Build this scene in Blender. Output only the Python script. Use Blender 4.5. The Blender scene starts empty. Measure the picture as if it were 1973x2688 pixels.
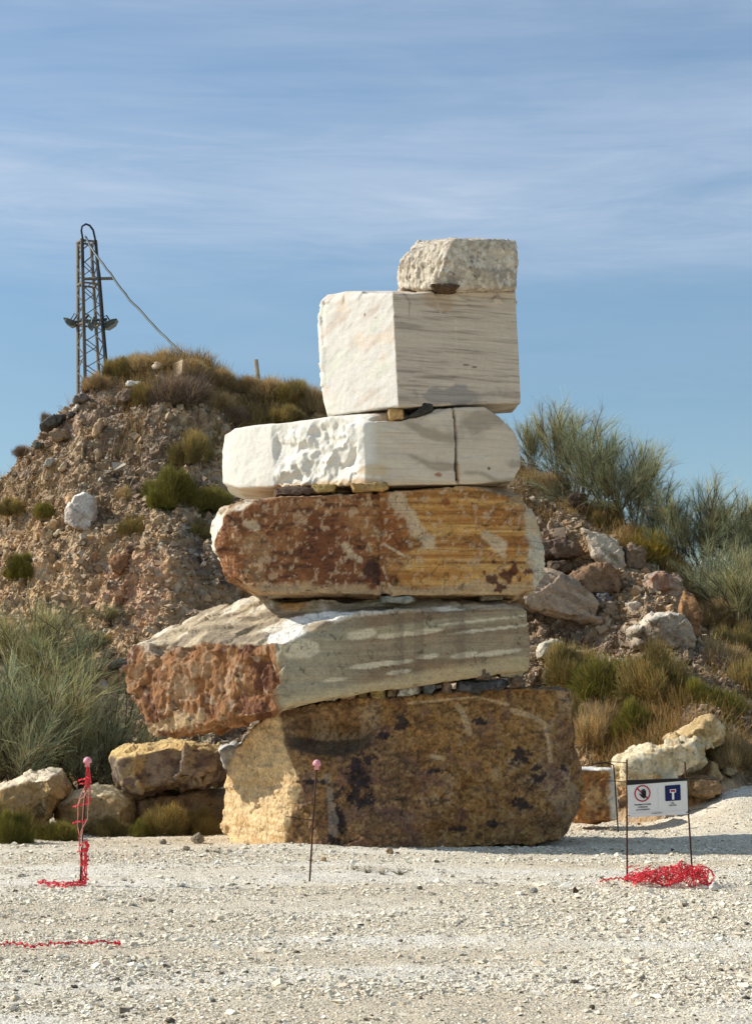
import bpy, bmesh, math, random
import numpy as np
from mathutils import Vector, Matrix

# ------------------------------------------------------------------ camera, sky, sun, exposure
S = bpy.context.scene
F = 5000.0; W0, H0 = 1973.0, 2688.0
PITCH = math.atan((1864 - 1344) / F)
CAMZ = 1.6
cam_d = bpy.data.cameras.new("camera"); cam = bpy.data.objects.new("camera", cam_d)
S.collection.objects.link(cam); S.camera = cam
cam.location = (0, 0, CAMZ); cam.rotation_euler = (math.pi / 2 + PITCH, 0, 0)
cam_d.sensor_fit = 'VERTICAL'; cam_d.sensor_height = 24.0; cam_d.lens = 24.0 * F / H0
cam_d.clip_start = 0.1; cam_d.clip_end = 3000

SUN_EL, SUN_AZ = math.radians(35), math.atan2(-0.985, 0.15)      # azimuth from +Y towards +X
SUN = Vector((math.sin(SUN_AZ) * math.cos(SUN_EL), math.cos(SUN_AZ) * math.cos(SUN_EL), math.sin(SUN_EL)))
w = bpy.data.worlds.new("World"); S.world = w; w.use_nodes = True
nt = w.node_tree; nt.nodes.clear()
def N(nt, t, **k):
    n = nt.nodes.new(t)
    for a, b in k.items():
        if a in n.inputs.keys() if isinstance(a, str) and a[0].isupper() else False: n.inputs[a].default_value = b
        else: setattr(n, a, b)
    return n
def math_(nt, op, a, b=None, c=None, clamp=False):
    n = nt.nodes.new('ShaderNodeMath'); n.operation = op; n.use_clamp = clamp
    for i, x in enumerate((a, b, c)):
        if x is None: continue
        if hasattr(x, 'links'): nt.links.new(x, n.inputs[i])
        else: n.inputs[i].default_value = x
    return n.outputs[0]
def mixc(nt, f, a, b, mode='MIX'):
    n = nt.nodes.new('ShaderNodeMix'); n.data_type = 'RGBA'; n.blend_type = mode
    for s, x in ((n.inputs[0], f), (n.inputs[6], a), (n.inputs[7], b)):
        if hasattr(x, 'links'): nt.links.new(x, s)
        elif isinstance(x, (int, float)): s.default_value = x
        else: s.default_value = (*x, 1)
    return n.outputs[2]
def ramp(nt, x, p):
    n = nt.nodes.new('ShaderNodeValToRGB'); nt.links.new(x, n.inputs[0])
    e = n.color_ramp.elements
    while len(e) < len(p): e.new(0.5)
    for q, (pos, col) in zip(e, p):
        q.position = pos; q.color = (col, col, col, 1) if isinstance(col, (int, float)) else (*col, 1)
    return n.outputs[0]
def noise(nt, vec, scale, detail=4, rough=0.55, dist=0.0):
    n = nt.nodes.new('ShaderNodeTexNoise'); n.inputs['Scale'].default_value = scale
    n.inputs['Detail'].default_value = detail; n.inputs['Roughness'].default_value = rough
    n.inputs['Distortion'].default_value = dist
    if vec is not None: nt.links.new(vec, n.inputs['Vector'])
    return n.outputs[0]
def mapping(nt, vec, scale=(1, 1, 1), loc=(0, 0, 0), rot=(0, 0, 0)):
    n = nt.nodes.new('ShaderNodeMapping'); nt.links.new(vec, n.inputs[0])
    n.inputs['Scale'].default_value = scale; n.inputs['Location'].default_value = loc
    n.inputs['Rotation'].default_value = rot
    return n.outputs[0]

sky = nt.nodes.new('ShaderNodeTexSky'); sky.sky_type = 'NISHITA'; sky.sun_disc = False
sky.sun_elevation = SUN_EL; sky.sun_rotation = SUN_AZ; sky.altitude = 400
sky.air_density = 1.0; sky.dust_density = SKY_DUST = 0.6; sky.ozone_density = 1.2
tc = nt.nodes.new('ShaderNodeTexCoord')
sx = nt.nodes.new('ShaderNodeSeparateXYZ'); nt.links.new(tc.outputs['Generated'], sx.inputs[0])
vec = tc.outputs['Generated']
# thin cirrus: streaks stretched along the horizon, gathered in a sheet between 13 and 22 degrees up
n1 = noise(nt, mapping(nt, vec, (2.6, 2.6, 19), (3.1, 0, .7), (0, math.radians(5), 0)), 1.0, 6, .58, 1.1)
n2 = noise(nt, mapping(nt, vec, (7, 7, 62), (0, 2, 5), (0, math.radians(-5), 0)), 1.0, 6, .66, .9)
wz = math_(nt, 'ADD', sx.outputs[2], math_(nt, 'MULTIPLY', math_(nt, 'SUBTRACT', noise(nt, mapping(nt, vec, (5, 5, 12)), 1.0, 3, .5), .5), .035))
sheet = ramp(nt, wz, [(0.0, .06), (.165, .10), (.213, .14), (.235, .62), (.262, .85), (.30, .50), (.335, .26), (.36, .42)])
n3 = noise(nt, mapping(nt, vec, (3, 3, 14), (7, 1, 2), (0, math.radians(-6), 0)), 1.0, 4, .55, 1.0)
streak = math_(nt, 'ADD', math_(nt, 'MULTIPLY', ramp(nt, n1, [(.34, 0), (.66, 1)]), .62), math_(nt, 'MULTIPLY', ramp(nt, n2, [(.42, 0), (.68, 1)]), .30))
cm = math_(nt, 'ADD', math_(nt, 'MULTIPLY', sheet, math_(nt, 'ADD', streak, .25)), math_(nt, 'MULTIPLY', ramp(nt, n3, [(.5, 0), (.8, 1)]), .18), clamp=True)
tint = mixc(nt, 1.0, mixc(nt, 1.0, sky.outputs[0], (0.835, 0.965, 0.995), 'MULTIPLY'), ramp(nt, sx.outputs[2], [(0.0, .80), (.16, .84), (.30, 1.0)]), 'MULTIPLY')
cl = mixc(nt, math_(nt, 'MULTIPLY', cm, .86), tint, (4.5, 5.15, 6.15))
bg = nt.nodes.new('ShaderNodeBackground'); bg.inputs[1].default_value = 0.119
nt.links.new(cl, bg.inputs[0])
out = nt.nodes.new('ShaderNodeOutputWorld'); nt.links.new(bg.outputs[0], out.inputs[0])

sl = bpy.data.lights.new("sun", 'SUN'); sl.energy = 4.6; sl.angle = math.radians(.55); sl.color = (1, .955, .875)
so = bpy.data.objects.new("sun", sl); S.collection.objects.link(so)
so.rotation_euler = SUN.to_track_quat('Z', 'Y').to_euler(); so.location = (-30, 10, 30)
S.view_settings.view_transform = 'Standard'; S.view_settings.look = 'None'
S.view_settings.exposure = EXPOSURE = 0.22; S.view_settings.gamma = 1

# ------------------------------------------------------------------ pixel of the photograph -> direction
cp, sp = math.cos(PITCH), math.sin(PITCH)
def ray(u, v):
    dx, dz = u - W0 / 2, -(v - H0 / 2)
    return np.array([dx, F * cp - dz * sp, F * sp + dz * cp])
def P(u, v, y):
    d = ray(u, v); return np.array([0, 0, CAMZ]) + d * (y / d[1])
Y0 = 22.4                                   # distance of the stack
PX = 5000 / Y0
def toU(x): return W0 / 2 + x * PX / 1.0 * 1.003
def toV(z): return H0 / 2 - F * np.tan(np.arctan((z - CAMZ) / Y0) - PITCH)

# ------------------------------------------------------------------ numpy noise
def _h(ix, iy, iz, seed):
    h = (ix.astype(np.int64) * 374761393 + iy.astype(np.int64) * 668265263 + iz.astype(np.int64) * 2147483647 + seed * 1274126177) & 0xFFFFFFFF
    h = ((h ^ (h >> 13)) * 1274126177) & 0xFFFFFFFF
    h = ((h ^ (h >> 16)) * 2246822519) & 0xFFFFFFFF
    return ((h ^ (h >> 15)) & 0xFFFFFF) / float(0xFFFFFF)
def vn(p, seed=0):
    i = np.floor(p).astype(np.int64); f = p - i; f = f * f * f * (f * (f * 6 - 15) + 10)
    r = 0
    for a in (0, 1):
        for b in (0, 1):
            for c in (0, 1):
                wgt = (f[:, 0] if a else 1 - f[:, 0]) * (f[:, 1] if b else 1 - f[:, 1]) * (f[:, 2] if c else 1 - f[:, 2])
                r = r + wgt * _h(i[:, 0] + a, i[:, 1] + b, i[:, 2] + c, seed)
    return r * 2 - 1
def fbm(p, oct=4, gain=.5, seed=0):
    r = 0; a = 1; s = 0
    for o in range(oct):
        r = r + a * vn(p * 2.03 ** o + 17.3 * o, seed + o); s += a; a *= gain
    return r / s * 1.6
def chis(p, seed=0, g=1.3):
    """broken-rock relief: each cell a tilted facet"""
    i0 = np.floor(p).astype(np.int64)
    best = np.full(len(p), 9.0); second = best.copy(); val = np.zeros(len(p))
    for a in (-1, 0, 1):
        for b in (-1, 0, 1):
            for c in (-1, 0, 1):
                ix, iy, iz = i0[:, 0] + a, i0[:, 1] + b, i0[:, 2] + c
                q = np.stack([ix + _h(ix, iy, iz, seed), iy + _h(ix, iy, iz, seed + 1), iz + _h(ix, iy, iz, seed + 2)], 1)
                d = p - q; dd = (d * d).sum(1)
                v = _h(ix, iy, iz, seed + 3) - .5 + (d[:, 0] * (_h(ix, iy, iz, seed + 4) - .5) + d[:, 1] * (_h(ix, iy, iz, seed + 5) - .5) + d[:, 2] * (_h(ix, iy, iz, seed + 6) - .5)) * g
                m = dd < best
                second = np.where(m, best, np.minimum(second, dd)); val = np.where(m, v, val); best = np.where(m, dd, best)
    return val, np.sqrt(second) - np.sqrt(best)
def ss(a, b, x):
    t = np.clip((x - a) / (b - a), 0, 1); return t * t * (3 - 2 * t)
def C(r, g, b):
    c = np.array([r, g, b]) / 255.0
    return np.where(c <= .04045, c / 12.92, ((c + .055) / 1.055) ** 2.4)
def lerp(a, b, m): return a + (b - a) * m[:, None]

# ------------------------------------------------------------------ mesh helpers
def link(o, parent=None):
    S.collection.objects.link(o)
    if parent is not None: o.parent = parent
    return o
def mesh_np(name, V, Q, mat, parent=None, col=None, smooth=False, flat_idx=None):
    V = np.asarray(V, dtype=np.float32); Q = np.asarray(Q, dtype=np.int32)
    me = bpy.data.meshes.new(name); n, k = Q.shape
    me.vertices.add(len(V)); me.vertices.foreach_set('co', V.ravel())
    me.loops.add(n * k); me.loops.foreach_set('vertex_index', Q.ravel())
    me.polygons.add(n); me.polygons.foreach_set('loop_start', np.arange(0, n * k, k, dtype=np.int32))
    me.polygons.foreach_set('use_smooth', np.full(n, smooth))
    if col is not None: set_col(me, col)
    me.update(); me.validate()
    me.materials.append(mat)
    return link(bpy.data.objects.new(name, me), parent)
def set_col(me, col):
    ca = me.color_attributes.new('Col', 'FLOAT_COLOR', 'POINT')
    c4 = np.zeros((len(col), 4), dtype=np.float32); c4[:, :col.shape[1]] = np.clip(col, 0, 1)      # alpha carries how strongly the stone is veined
    ca.data.foreach_set('color', c4.ravel())
def coords(me):
    a = np.empty(len(me.vertices) * 3, dtype=np.float32); me.vertices.foreach_get('co', a); return a.reshape(-1, 3).astype(float)
def normals(me):
    a = np.empty(len(me.vertices) * 3, dtype=np.float32); me.vertices.foreach_get('normal', a); return a.reshape(-1, 3).astype(float)
def tag(o, label=None, cat=None, group=None, kind=None):
    if label: o['label'] = label
    if cat: o['category'] = cat
    if group: o['group'] = group
    if kind: o['kind'] = kind
    return o
def empty(name, loc):
    o = bpy.data.objects.new(name, None); o.empty_display_size = .1; S.collection.objects.link(o); o.location = loc; return o

def hull_mesh(pieces):
    bm = bmesh.new()
    for pts in pieces:
        vs = [bm.verts.new(tuple(p)) for p in pts]
        r = bmesh.ops.convex_hull(bm, input=vs)
        kill = {g for g in r['geom_interior'] + r['geom_unused'] if isinstance(g, bmesh.types.BMVert)}
        for g in kill:
            if g.is_valid and not g.link_faces: bm.verts.remove(g)
    me = bpy.data.meshes.new("hull"); bm.to_mesh(me); bm.free(); return me
def remesh(me, vox):
    o = bpy.data.objects.new("tmp_hull", me); S.collection.objects.link(o)
    m = o.modifiers.new("r", 'REMESH'); m.mode = 'VOXEL'; m.voxel_size = vox; m.adaptivity = 0
    dg = bpy.context.evaluated_depsgraph_get(); dg.update()
    r = bpy.data.meshes.new_from_object(o.evaluated_get(dg))
    bpy.data.objects.remove(o); bpy.data.meshes.remove(me)
    return r
def rock(name, pieces, vox, disp, colf, mat, smooth=True, relax=1, origin=None):
    """pieces of convex stone merged, re-meshed, weathered by disp(p, n) and coloured by colf(p, n)"""
    me = remesh(hull_mesh(pieces), vox)
    if relax:
        bm = bmesh.new(); bm.from_mesh(me)
        for _ in range(relax): bmesh.ops.smooth_vert(bm, verts=bm.verts, factor=.5, use_axis_x=True, use_axis_y=True, use_axis_z=True)
        bm.to_mesh(me); bm.free()
    p = coords(me); n = normals(me)
    q = p + disp(p, n)
    o0 = np.array(origin if origin is not None else [q[:, 0].mean(), q[:, 1].mean(), q[:, 2].min()])
    me.vertices.foreach_set('co', (q - o0).astype(np.float32).ravel()); me.update()
    set_col(me, colf(p, n))
    me.polygons.foreach_set('use_smooth', np.full(len(me.polygons), smooth))
    me.materials.clear(); me.materials.append(mat); me.name = name
    o = bpy.data.objects.new(name, me); S.collection.objects.link(o); o.location = o0
    return o

# ------------------------------------------------------------------ materials
def newmat(name, rough=.85, spec=.25):
    m = bpy.data.materials.new(name); m.use_nodes = True; t = m.node_tree
    b = t.nodes['Principled BSDF']; b.inputs['Roughness'].default_value = rough
    b.inputs['Specular IOR Level'].default_value = spec
    return m, t, b
def mat_stone(name, rough=.85, fine=60, var=.25, bump=.35, bscale=45, bdist=.01, pits=0):
    m, t, b = newmat(name, rough)
    at = t.nodes.new('ShaderNodeAttribute'); at.attribute_name = 'Col'
    g = t.nodes.new('ShaderNodeNewGeometry').outputs['Position']
    a = noise(t, g, fine, 5, .65); c2 = noise(t, g, fine * .23, 3, .6, .5)
    f = math_(t, 'MULTIPLY', ramp(t, a, [(.28, 1 - var), (.72, 1 + var)]), ramp(t, c2, [(.3, 1 - var * .5), (.7, 1 + var * .5)]))
    vv = ramp(t, noise(t, mapping(t, g, (1.3, 1.3, 46), (0, 0, 0), (0, math.radians(-3), 0)), 1.0, 5, .62, .5), [(.30, .58), (.43, .92), (.55, 1.0), (.72, 1.10)])
    f = math_(t, 'MULTIPLY', f, math_(t, 'ADD', 1.0, math_(t, 'MULTIPLY', at.outputs['Alpha'], math_(t, 'SUBTRACT', vv, 1.0))))
    if pits: f = math_(t, 'MULTIPLY', f, ramp(t, noise(t, g, pits, 7, .72, .8), [(.33, .35), (.44, 1.0), (.6, 1.0), (.74, 1.25)]))
    cc = t.nodes.new('ShaderNodeCombineColor')
    for i in range(3): t.links.new(f, cc.inputs[i])
    t.links.new(mixc(t, 1.0, at.outputs[0], cc.outputs[0], 'MULTIPLY'), b.inputs['Base Color'])
    bp = t.nodes.new('ShaderNodeBump'); bp.inputs['Strength'].default_value = bump; bp.inputs['Distance'].default_value = bdist
    t.links.new(noise(t, g, bscale, 6, .65), bp.inputs['Height']); t.links.new(bp.outputs[0], b.inputs['Normal'])
    return m
def mat_col(name, rough=.75, spec=.2, trans=0.0):
    m, t, b = newmat(name, rough, spec)
    at = t.nodes.new('ShaderNodeAttribute'); at.attribute_name = 'Col'
    t.links.new(at.outputs[0], b.inputs['Base Color'])
    if trans:
        tr = t.nodes.new('ShaderNodeBsdfTranslucent'); t.links.new(at.outputs[0], tr.inputs[0])
        mx = t.nodes.new('ShaderNodeMixShader'); mx.inputs[0].default_value = trans
        t.links.new(b.outputs[0], mx.inputs[1]); t.links.new(tr.outputs[0], mx.inputs[2])
        t.links.new(mx.outputs[0], t.nodes['Material Output'].inputs[0])
    return m
def mat_plain(name, col, rough=.6, spec=.3, metal=0, var=.12, scale=40):
    m, t, b = newmat(name, rough, spec); b.inputs['Metallic'].default_value = metal
    col = C(*col)
    g = t.nodes.new('ShaderNodeNewGeometry').outputs['Position']
    t.links.new(mixc(t, ramp(t, noise(t, g, scale, 4, .6), [(.3, 0), (.7, 1)]), tuple(col * (1 - var)), tuple(np.clip(col * (1 + var), 0, 1))), b.inputs['Base Color'])
    return m
M_marble = mat_stone('marble', .75, 70, .08, .5, 34, .012)
M_marble_rough = mat_stone('rough_marble', .85, 60, .15, .9, 30, .02, 9)
M_brown = mat_stone('brown_stone', .85, 34, .36, .9, 26, .032, 15)
M_layered = mat_stone('layered_stone', .85, 40, .22, .8, 30, .022, 7)
M_boulder = mat_stone('boulder_stone', .9, 30, .25, .9, 26, .03, 11)
M_rubble = mat_col('rubble_stone', .95, .1)
M_soil = mat_stone('soil', .97, 22, .30, .9, 18, .05)
M_leaf = mat_col('foliage', .7, .15, .42)
M_stem = mat_col('stem', .85, .1)

# ------------------------------------------------------------------ strands (twigs, blades, cables)
RNG = np.random.default_rng(5)
def strands(P0, D, L, k, width, bend=None, droop=0.0, tip=.25, wob=0.0, rng=RNG):
    """n tapering three-sided strands of k pieces; returns vertices, quads, per-vertex strand id and height share"""
    n = len(P0); D = D / np.linalg.norm(D, axis=1)[:, None]
    pts = [P0]; d = D.copy(); step = (L / k)[:, None]
    for s in range(k):
        if bend is not None: d = d + bend / k
        d[:, 2] -= droop / k
        if wob: d = d + rng.normal(0, wob, d.shape)
        d = d / np.linalg.norm(d, axis=1)[:, None]
        pts.append(pts[-1] + d * step)
    pts = np.stack(pts, 1)
    ref = rng.normal(size=(n, 3)); a = np.cross(D, ref); a /= np.linalg.norm(a, axis=1)[:, None] + 1e-9
    b = np.cross(D, a)
    ww = np.asarray(width) if np.ndim(width) else np.full(n, width)
    V = np.empty((n, k + 1, 3, 3))
    for j in range(3):
        t = 2 * math.pi * j / 3
        off = a * math.cos(t) + b * math.sin(t)
        for s in range(k + 1):
            V[:, s, j] = pts[:, s] + off * (ww * (1 - (1 - tip) * s / k) * .5)[:, None]
    base = (np.arange(n) * (k + 1) * 3)[:, None, None]
    sI = np.arange(k)[None, :, None] * 3; jI = np.arange(3)[None, None, :]; j2 = (jI + 1) % 3
    Q = np.stack([base + sI + jI, base + sI + j2, base + sI + 3 + j2, base + sI + 3 + jI], -1).reshape(-1, 4)
    sid = np.repeat(np.arange(n), (k + 1) * 3)
    hs = np.tile(np.repeat(np.arange(k + 1) / k, 3), n)
    return V.reshape(-1, 3), Q, sid, hs, pts
def tube(pts, r, sides=6, closed=False):
    pts = [Vector(p) for p in pts]; n = len(pts); V = []; Q = []
    up = None
    for i, p in enumerate(pts):
        d = (pts[min(i + 1, n - 1)] - pts[max(i - 1, 0)]).normalized()
        if up is None: up = d.orthogonal().normalized()
        else: up = (up - d * up.dot(d)).normalized()
        s = d.cross(up); rr = r[i] if isinstance(r, (list, tuple)) else r
        for j in range(sides):
            t = 2 * math.pi * j / sides; V.append(tuple(p + (up * math.cos(t) + s * math.sin(t)) * rr))
    for i in range(n - 1):
        for j in range(sides):
            a, b = i * sides + j, i * sides + (j + 1) % sides
            Q.append((a, b, b + sides, a + sides))
    for e in (0, n - 1):
        V.append(tuple(pts[e])); c = len(V) - 1
        for j in range(sides):
            a, b = e * sides + j, e * sides + (j + 1) % sides
            Q.append((c, a, b, b) if e else (c, b, a, a))
    return np.array(V), np.array(Q)
class MB:
    def __init__(s): s.V = []; s.F = []; s.n = 0
    def add(s, V, Q):
        for q in Q:
            f = []
            for i in q:
                if int(i) + s.n not in f: f.append(int(i) + s.n)
            s.F.append(f)
        s.V += [tuple(map(float, v)) for v in V]; s.n = len(s.V); return s
    def tube(s, pts, r, sides=6): return s.add(*tube(pts, r, sides))
    def box(s, c, size, R=None):
        c = np.array(c, float); h = np.array(size) / 2; V = []
        for x in (-1, 1):
            for y in (-1, 1):
                for z in (-1, 1):
                    v = Vector((x * h[0], y * h[1], z * h[2]))
                    if R is not None: v = R @ v
                    V.append(c + np.array(v))
        return s.add(V, [(0, 1, 3, 2), (4, 6, 7, 5), (0, 4, 5, 1), (2, 3, 7, 6), (0, 2, 6, 4), (1, 5, 7, 3)])
    def prism(s, outline, fr, depth):
        """outline in 2-D, fr(x, z) -> 3-D point, extruded by the vector depth"""
        n = len(outline); A = [np.array(fr(*q)) for q in outline]; B = [a + np.array(depth) for a in A]
        Q = [list(range(n)), list(range(2 * n - 1, n - 1, -1))] + [[i, i + n, (i + 1) % n + n, (i + 1) % n] for i in range(n)]
        return s.add(A + B, Q)
    def build(s, name, mat, parent=None, origin=None, smooth=False):
        me = bpy.data.meshes.new(name); V = s.V
        if origin is not None: V = [tuple(np.array(v) - np.array(origin)) for v in V]
        me.from_pydata(V, [], s.F); me.validate()
        bm = bmesh.new(); bm.from_mesh(me); bmesh.ops.recalc_face_normals(bm, faces=bm.faces); bm.to_mesh(me); bm.free()
        me.polygons.foreach_set('use_smooth', np.full(len(me.polygons), smooth))
        me.materials.append(mat); o = link(bpy.data.objects.new(name, me), parent)
        if origin is not None and parent is None: o.location = origin
        return o
# ------------------------------------------------------------------ terrain: one height function for ground and heap
def xy(u, y): return (u - W0 / 2) * y / 4990.0
_rp = [(-400, 1700), (-160, 1400), (-50, 1290), (0, 1246), (60, 1172), (110, 1112), (170, 1078), (205, 1042), (250, 1005), (330, 965), (420, 950), (520, 962), (600, 995),
       (700, 1030), (840, 1060), (1000, 1090), (1200, 1150), (1360, 1232), (1450, 1290), (1520, 1332), (1570, 1380), (1650, 1420), (1720, 1470),
       (1800, 1530), (1900, 1560), (2000, 1600), (2200, 1700), (2500, 1800)]
def ridge_y(x): return 36.5 - 2.2 * ss(1.5, 6.0, x)
_rx = np.array([xy(u, float(ridge_y(np.array((u - 986) * 36 / 5000)))) for u, v in _rp])
_rz = np.array([P(u, v, float(ridge_y(np.array((u - 986) * 36 / 5000))))[2] for u, v in _rp])
def toe_y(x): return 28.0 + .5 * np.sin(x * .9) + .3 * np.sin(x * 2.3 + 1) + 1.2 * ss(-4.5, -7.5, x) - .8 * ss(2.0, 4.5, x) + .6 * ss(5, 7, x)
def ground_z(x, y):
    p = np.stack([x, y, 0 * x], -1).reshape(-1, 3)
    z = .025 * fbm(p * .5, 3, seed=3).reshape(x.shape) * ss(8, 12, y)
    z = z * (1 - .8 * np.exp(-((x - 0) ** 2 / 8 + (y - 22.5) ** 2 / 3)))
    z = z + .55 * ss(23.6, 27.5, y + .25 * (x - 5)) * ss(3.6, 5.0, x)
    z = z + .05 * np.exp(-((x + .9) / .8) ** 2 - ((y - 22.45) / .35) ** 2)
    return z
def hill_z(x, y):
    g = ground_z(x, y); rz = np.interp(x, _rx, _rz); ry = ridge_y(x); ty = toe_y(x)
    t = np.clip((y - ty) / (ry - ty), 0, 1)
    s = t * (.82 + .18 * t)
    back = np.clip((y - ry) / 12, 0, 1)
    s = s * (1 - .6 * back * back) + .012 * np.sin(x * 3) * t
    return g + np.maximum(rz - g, 0) * s
def hz(x, y): return float(hill_z(np.array([x], float), np.array([y], float))[0])
def hit(u, v, y0=6.0):
    """point of the terrain seen at a pixel of the photograph"""
    d = ray(u, v); ys = np.arange(y0, 60, .02); x = d[0] * ys / d[1]; z = CAMZ + d[2] * ys / d[1]
    b = z <= hill_z(x, ys)
    i = int(np.argmax(b)) if b.any() else int(np.argmax(hill_z(x, ys) - z))
    return np.array([x[i], ys[i], hill_z(x[i:i + 1], ys[i:i + 1])[0]])

def axis(pts):
    r = []
    for a, b, s in pts: r += list(np.arange(a, b, s))
    return np.array(r + [pts[-1][1]])
def grid(name, xs, ys, f, mat, colf, smooth=True):
    X, Y = np.meshgrid(xs, ys); X = X.ravel(); Y = Y.ravel(); V = f(X, Y)
    nx = len(xs); i = np.arange(len(xs) - 1); j = np.arange(len(ys) - 1)[:, None] * nx
    a = (j + i).ravel(); Q = np.stack([a, a + 1, a + nx + 1, a + nx], 1)
    return mesh_np(name, V, Q, mat, None, colf(V), smooth)

# heap of spoil, a fine mesh where the photo shows it
def f_hill(X, Y):
    Z = hill_z(X, Y); p = np.stack([X, Y, Z], 1)
    k = ss(0, .6, Y - toe_y(X)) * (Z > -.5)
    lump = .32 * fbm(p * np.array([.55, .55, .55]), 4, seed=11) + .20 * (np.abs(fbm(np.stack([p[:, 0] * 1.1, p[:, 2] * .22, 0 * Z], 1), 3, seed=12)) - .3)
    ch, e = chis(p * 1.5 + .25 * fbm(p * 2, 2, seed=4)[:, None], 21); ch2, e2 = chis(p * 4.5, 41); ch3, _ = chis(p * 10, 61)
    d = (lump + .20 * ch + .085 * ch2 + .045 * ch3 + .05 * fbm(p * 6, 4, .6, seed=9)) * k
    edge = np.minimum(1, .35 + np.abs(Y - ridge_y(X)) / 2.0)
    d = d * edge
    return p + d[:, None] * np.array([0, -.62, .6]) - np.array([0, 0, 1]) * (.05 * (1 - k))[:, None]
def c_hill(p):
    big = fbm(p * .45, 4, seed=31); mid = fbm(p * 1.8, 4, seed=33); fi = fbm(p * 7, 3, seed=35)
    c = np.tile(C(172, 146, 114), (len(p), 1))
    c = lerp(c, C(196, 164, 124), ss(-.1, .5, big + .3 * mid))
    c = lerp(c, C(140, 118, 96), ss(.0, .5, -big + .4 * mid))
    q = xy(380, 31.5)
    c = lerp(c, C(208, 164, 130), .8 * ss(.2, .8, 1 - np.hypot((p[:, 0] + 3.95) / 1.1, (p[:, 2] - 3.6) / .9) + .5 * mid))
    c = lerp(c, C(204, 168, 120), .6 * ss(.2, .8, 1 - np.hypot((p[:, 0] + 5.1) / .9, (p[:, 2] - 2.9) / .6) + .5 * mid))
    c = lerp(c, C(160, 132, 112), .7 * ss(.1, .7, 1 - np.hypot((p[:, 0] + 6.2) / 1.4, (p[:, 2] - 7.0) / 1.2) + .5 * mid))
    c = lerp(c, C(104, 92, 80), .75 * ss(.15, .6, fi * .8 + .2 * mid))
    c = lerp(c, C(206, 190, 165), .7 * ss(.45, .8, fbm(p * 9, 2, seed=37)))
    return c
xs = axis([(-30, -9, .5), (-9, 9, .034), (9, 30, .5)]); ys = axis([(26.6, 27.4, .2), (27.4, 38.2, .038), (38.2, 52, .4)])
o = grid('hill', xs, ys, f_hill, M_soil, c_hill, False); tag(o, kind='structure', label='heap of brown stony quarry spoil rising behind the stack')
# far ground sheet and the white gravel yard
def f_gr(X, Y):
    Z = ground_z(X, Y); p = np.stack([X, Y, Z], 1)
    near = (Y < 30) & (np.abs(X) < 8)
    Z = Z + np.where(near, .012 * fbm(p * 5, 4, .6, seed=51) + .006 * fbm(p * 30, 2, .6, seed=52), 0)
    p[:, 2] = Z; return p
def c_gr(p):
    m = fbm(p * np.array([.35, 1.1, 0]), 4, seed=53); f = fbm(p * 6, 3, seed=54)
    c = np.tile(C(232, 219, 194), (len(p), 1))
    c = lerp(c, C(218, 202, 174), ss(.0, .6, m)); c = lerp(c, C(238, 229, 210), ss(.1, .6, -m))
    c = lerp(c, C(198, 185, 162), .45 * ss(.2, .6, f))
    return c
m, t, b = newmat('gravel_bed', .95, .1)
at = t.nodes.new('ShaderNodeAttribute'); at.attribute_name = 'Col'
g = t.nodes.new('ShaderNodeNewGeometry').outputs['Position']
vo = t.nodes.new('ShaderNodeTexVoronoi'); vo.inputs['Scale'].default_value = 55; t.links.new(g, vo.inputs['Vector'])
sv = t.nodes.new('ShaderNodeSeparateColor'); t.links.new(vo.outputs['Color'], sv.inputs[0])
vc = math_(t, 'MULTIPLY', ramp(t, sv.outputs[0], [(0, .72), (.5, .98), (1, 1.12)]), ramp(t, noise(t, g, 160, 3, .6), [(.3, .84), (.7, 1.1)]))
cc = t.nodes.new('ShaderNodeCombineColor')
for i in range(3): t.links.new(vc, cc.inputs[i])
t.links.new(mixc(t, 1.0, at.outputs[0], cc.outputs[0], 'MULTIPLY'), b.inputs['Base Color'])
bp = t.nodes.new('ShaderNodeBump'); bp.inputs['Strength'].default_value = .9; bp.inputs['Distance'].default_value = .012
hh = math_(t, 'ADD', math_(t, 'MULTIPLY', vo.outputs['Distance'], -1.0), noise(t, g, 90, 4, .7))
t.links.new(hh, bp.inputs['Height']); t.links.new(bp.outputs[0], b.inputs['Normal'])
M_gravel_bed = m
xs = axis([(-400, -40, 60), (-40, -8, 2), (-8, 8, .05), (8, 40, 2), (40, 400, 60)]); ys = axis([(-60, 4, 8), (4, 8, .5), (8, 29.5, .05), (29.5, 60, 3), (60, 700, 80)])
o = grid('ground', xs, ys, f_gr, M_gravel_bed, c_gr); tag(o, kind='structure', label='flat yard of pale crushed marble gravel')

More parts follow.
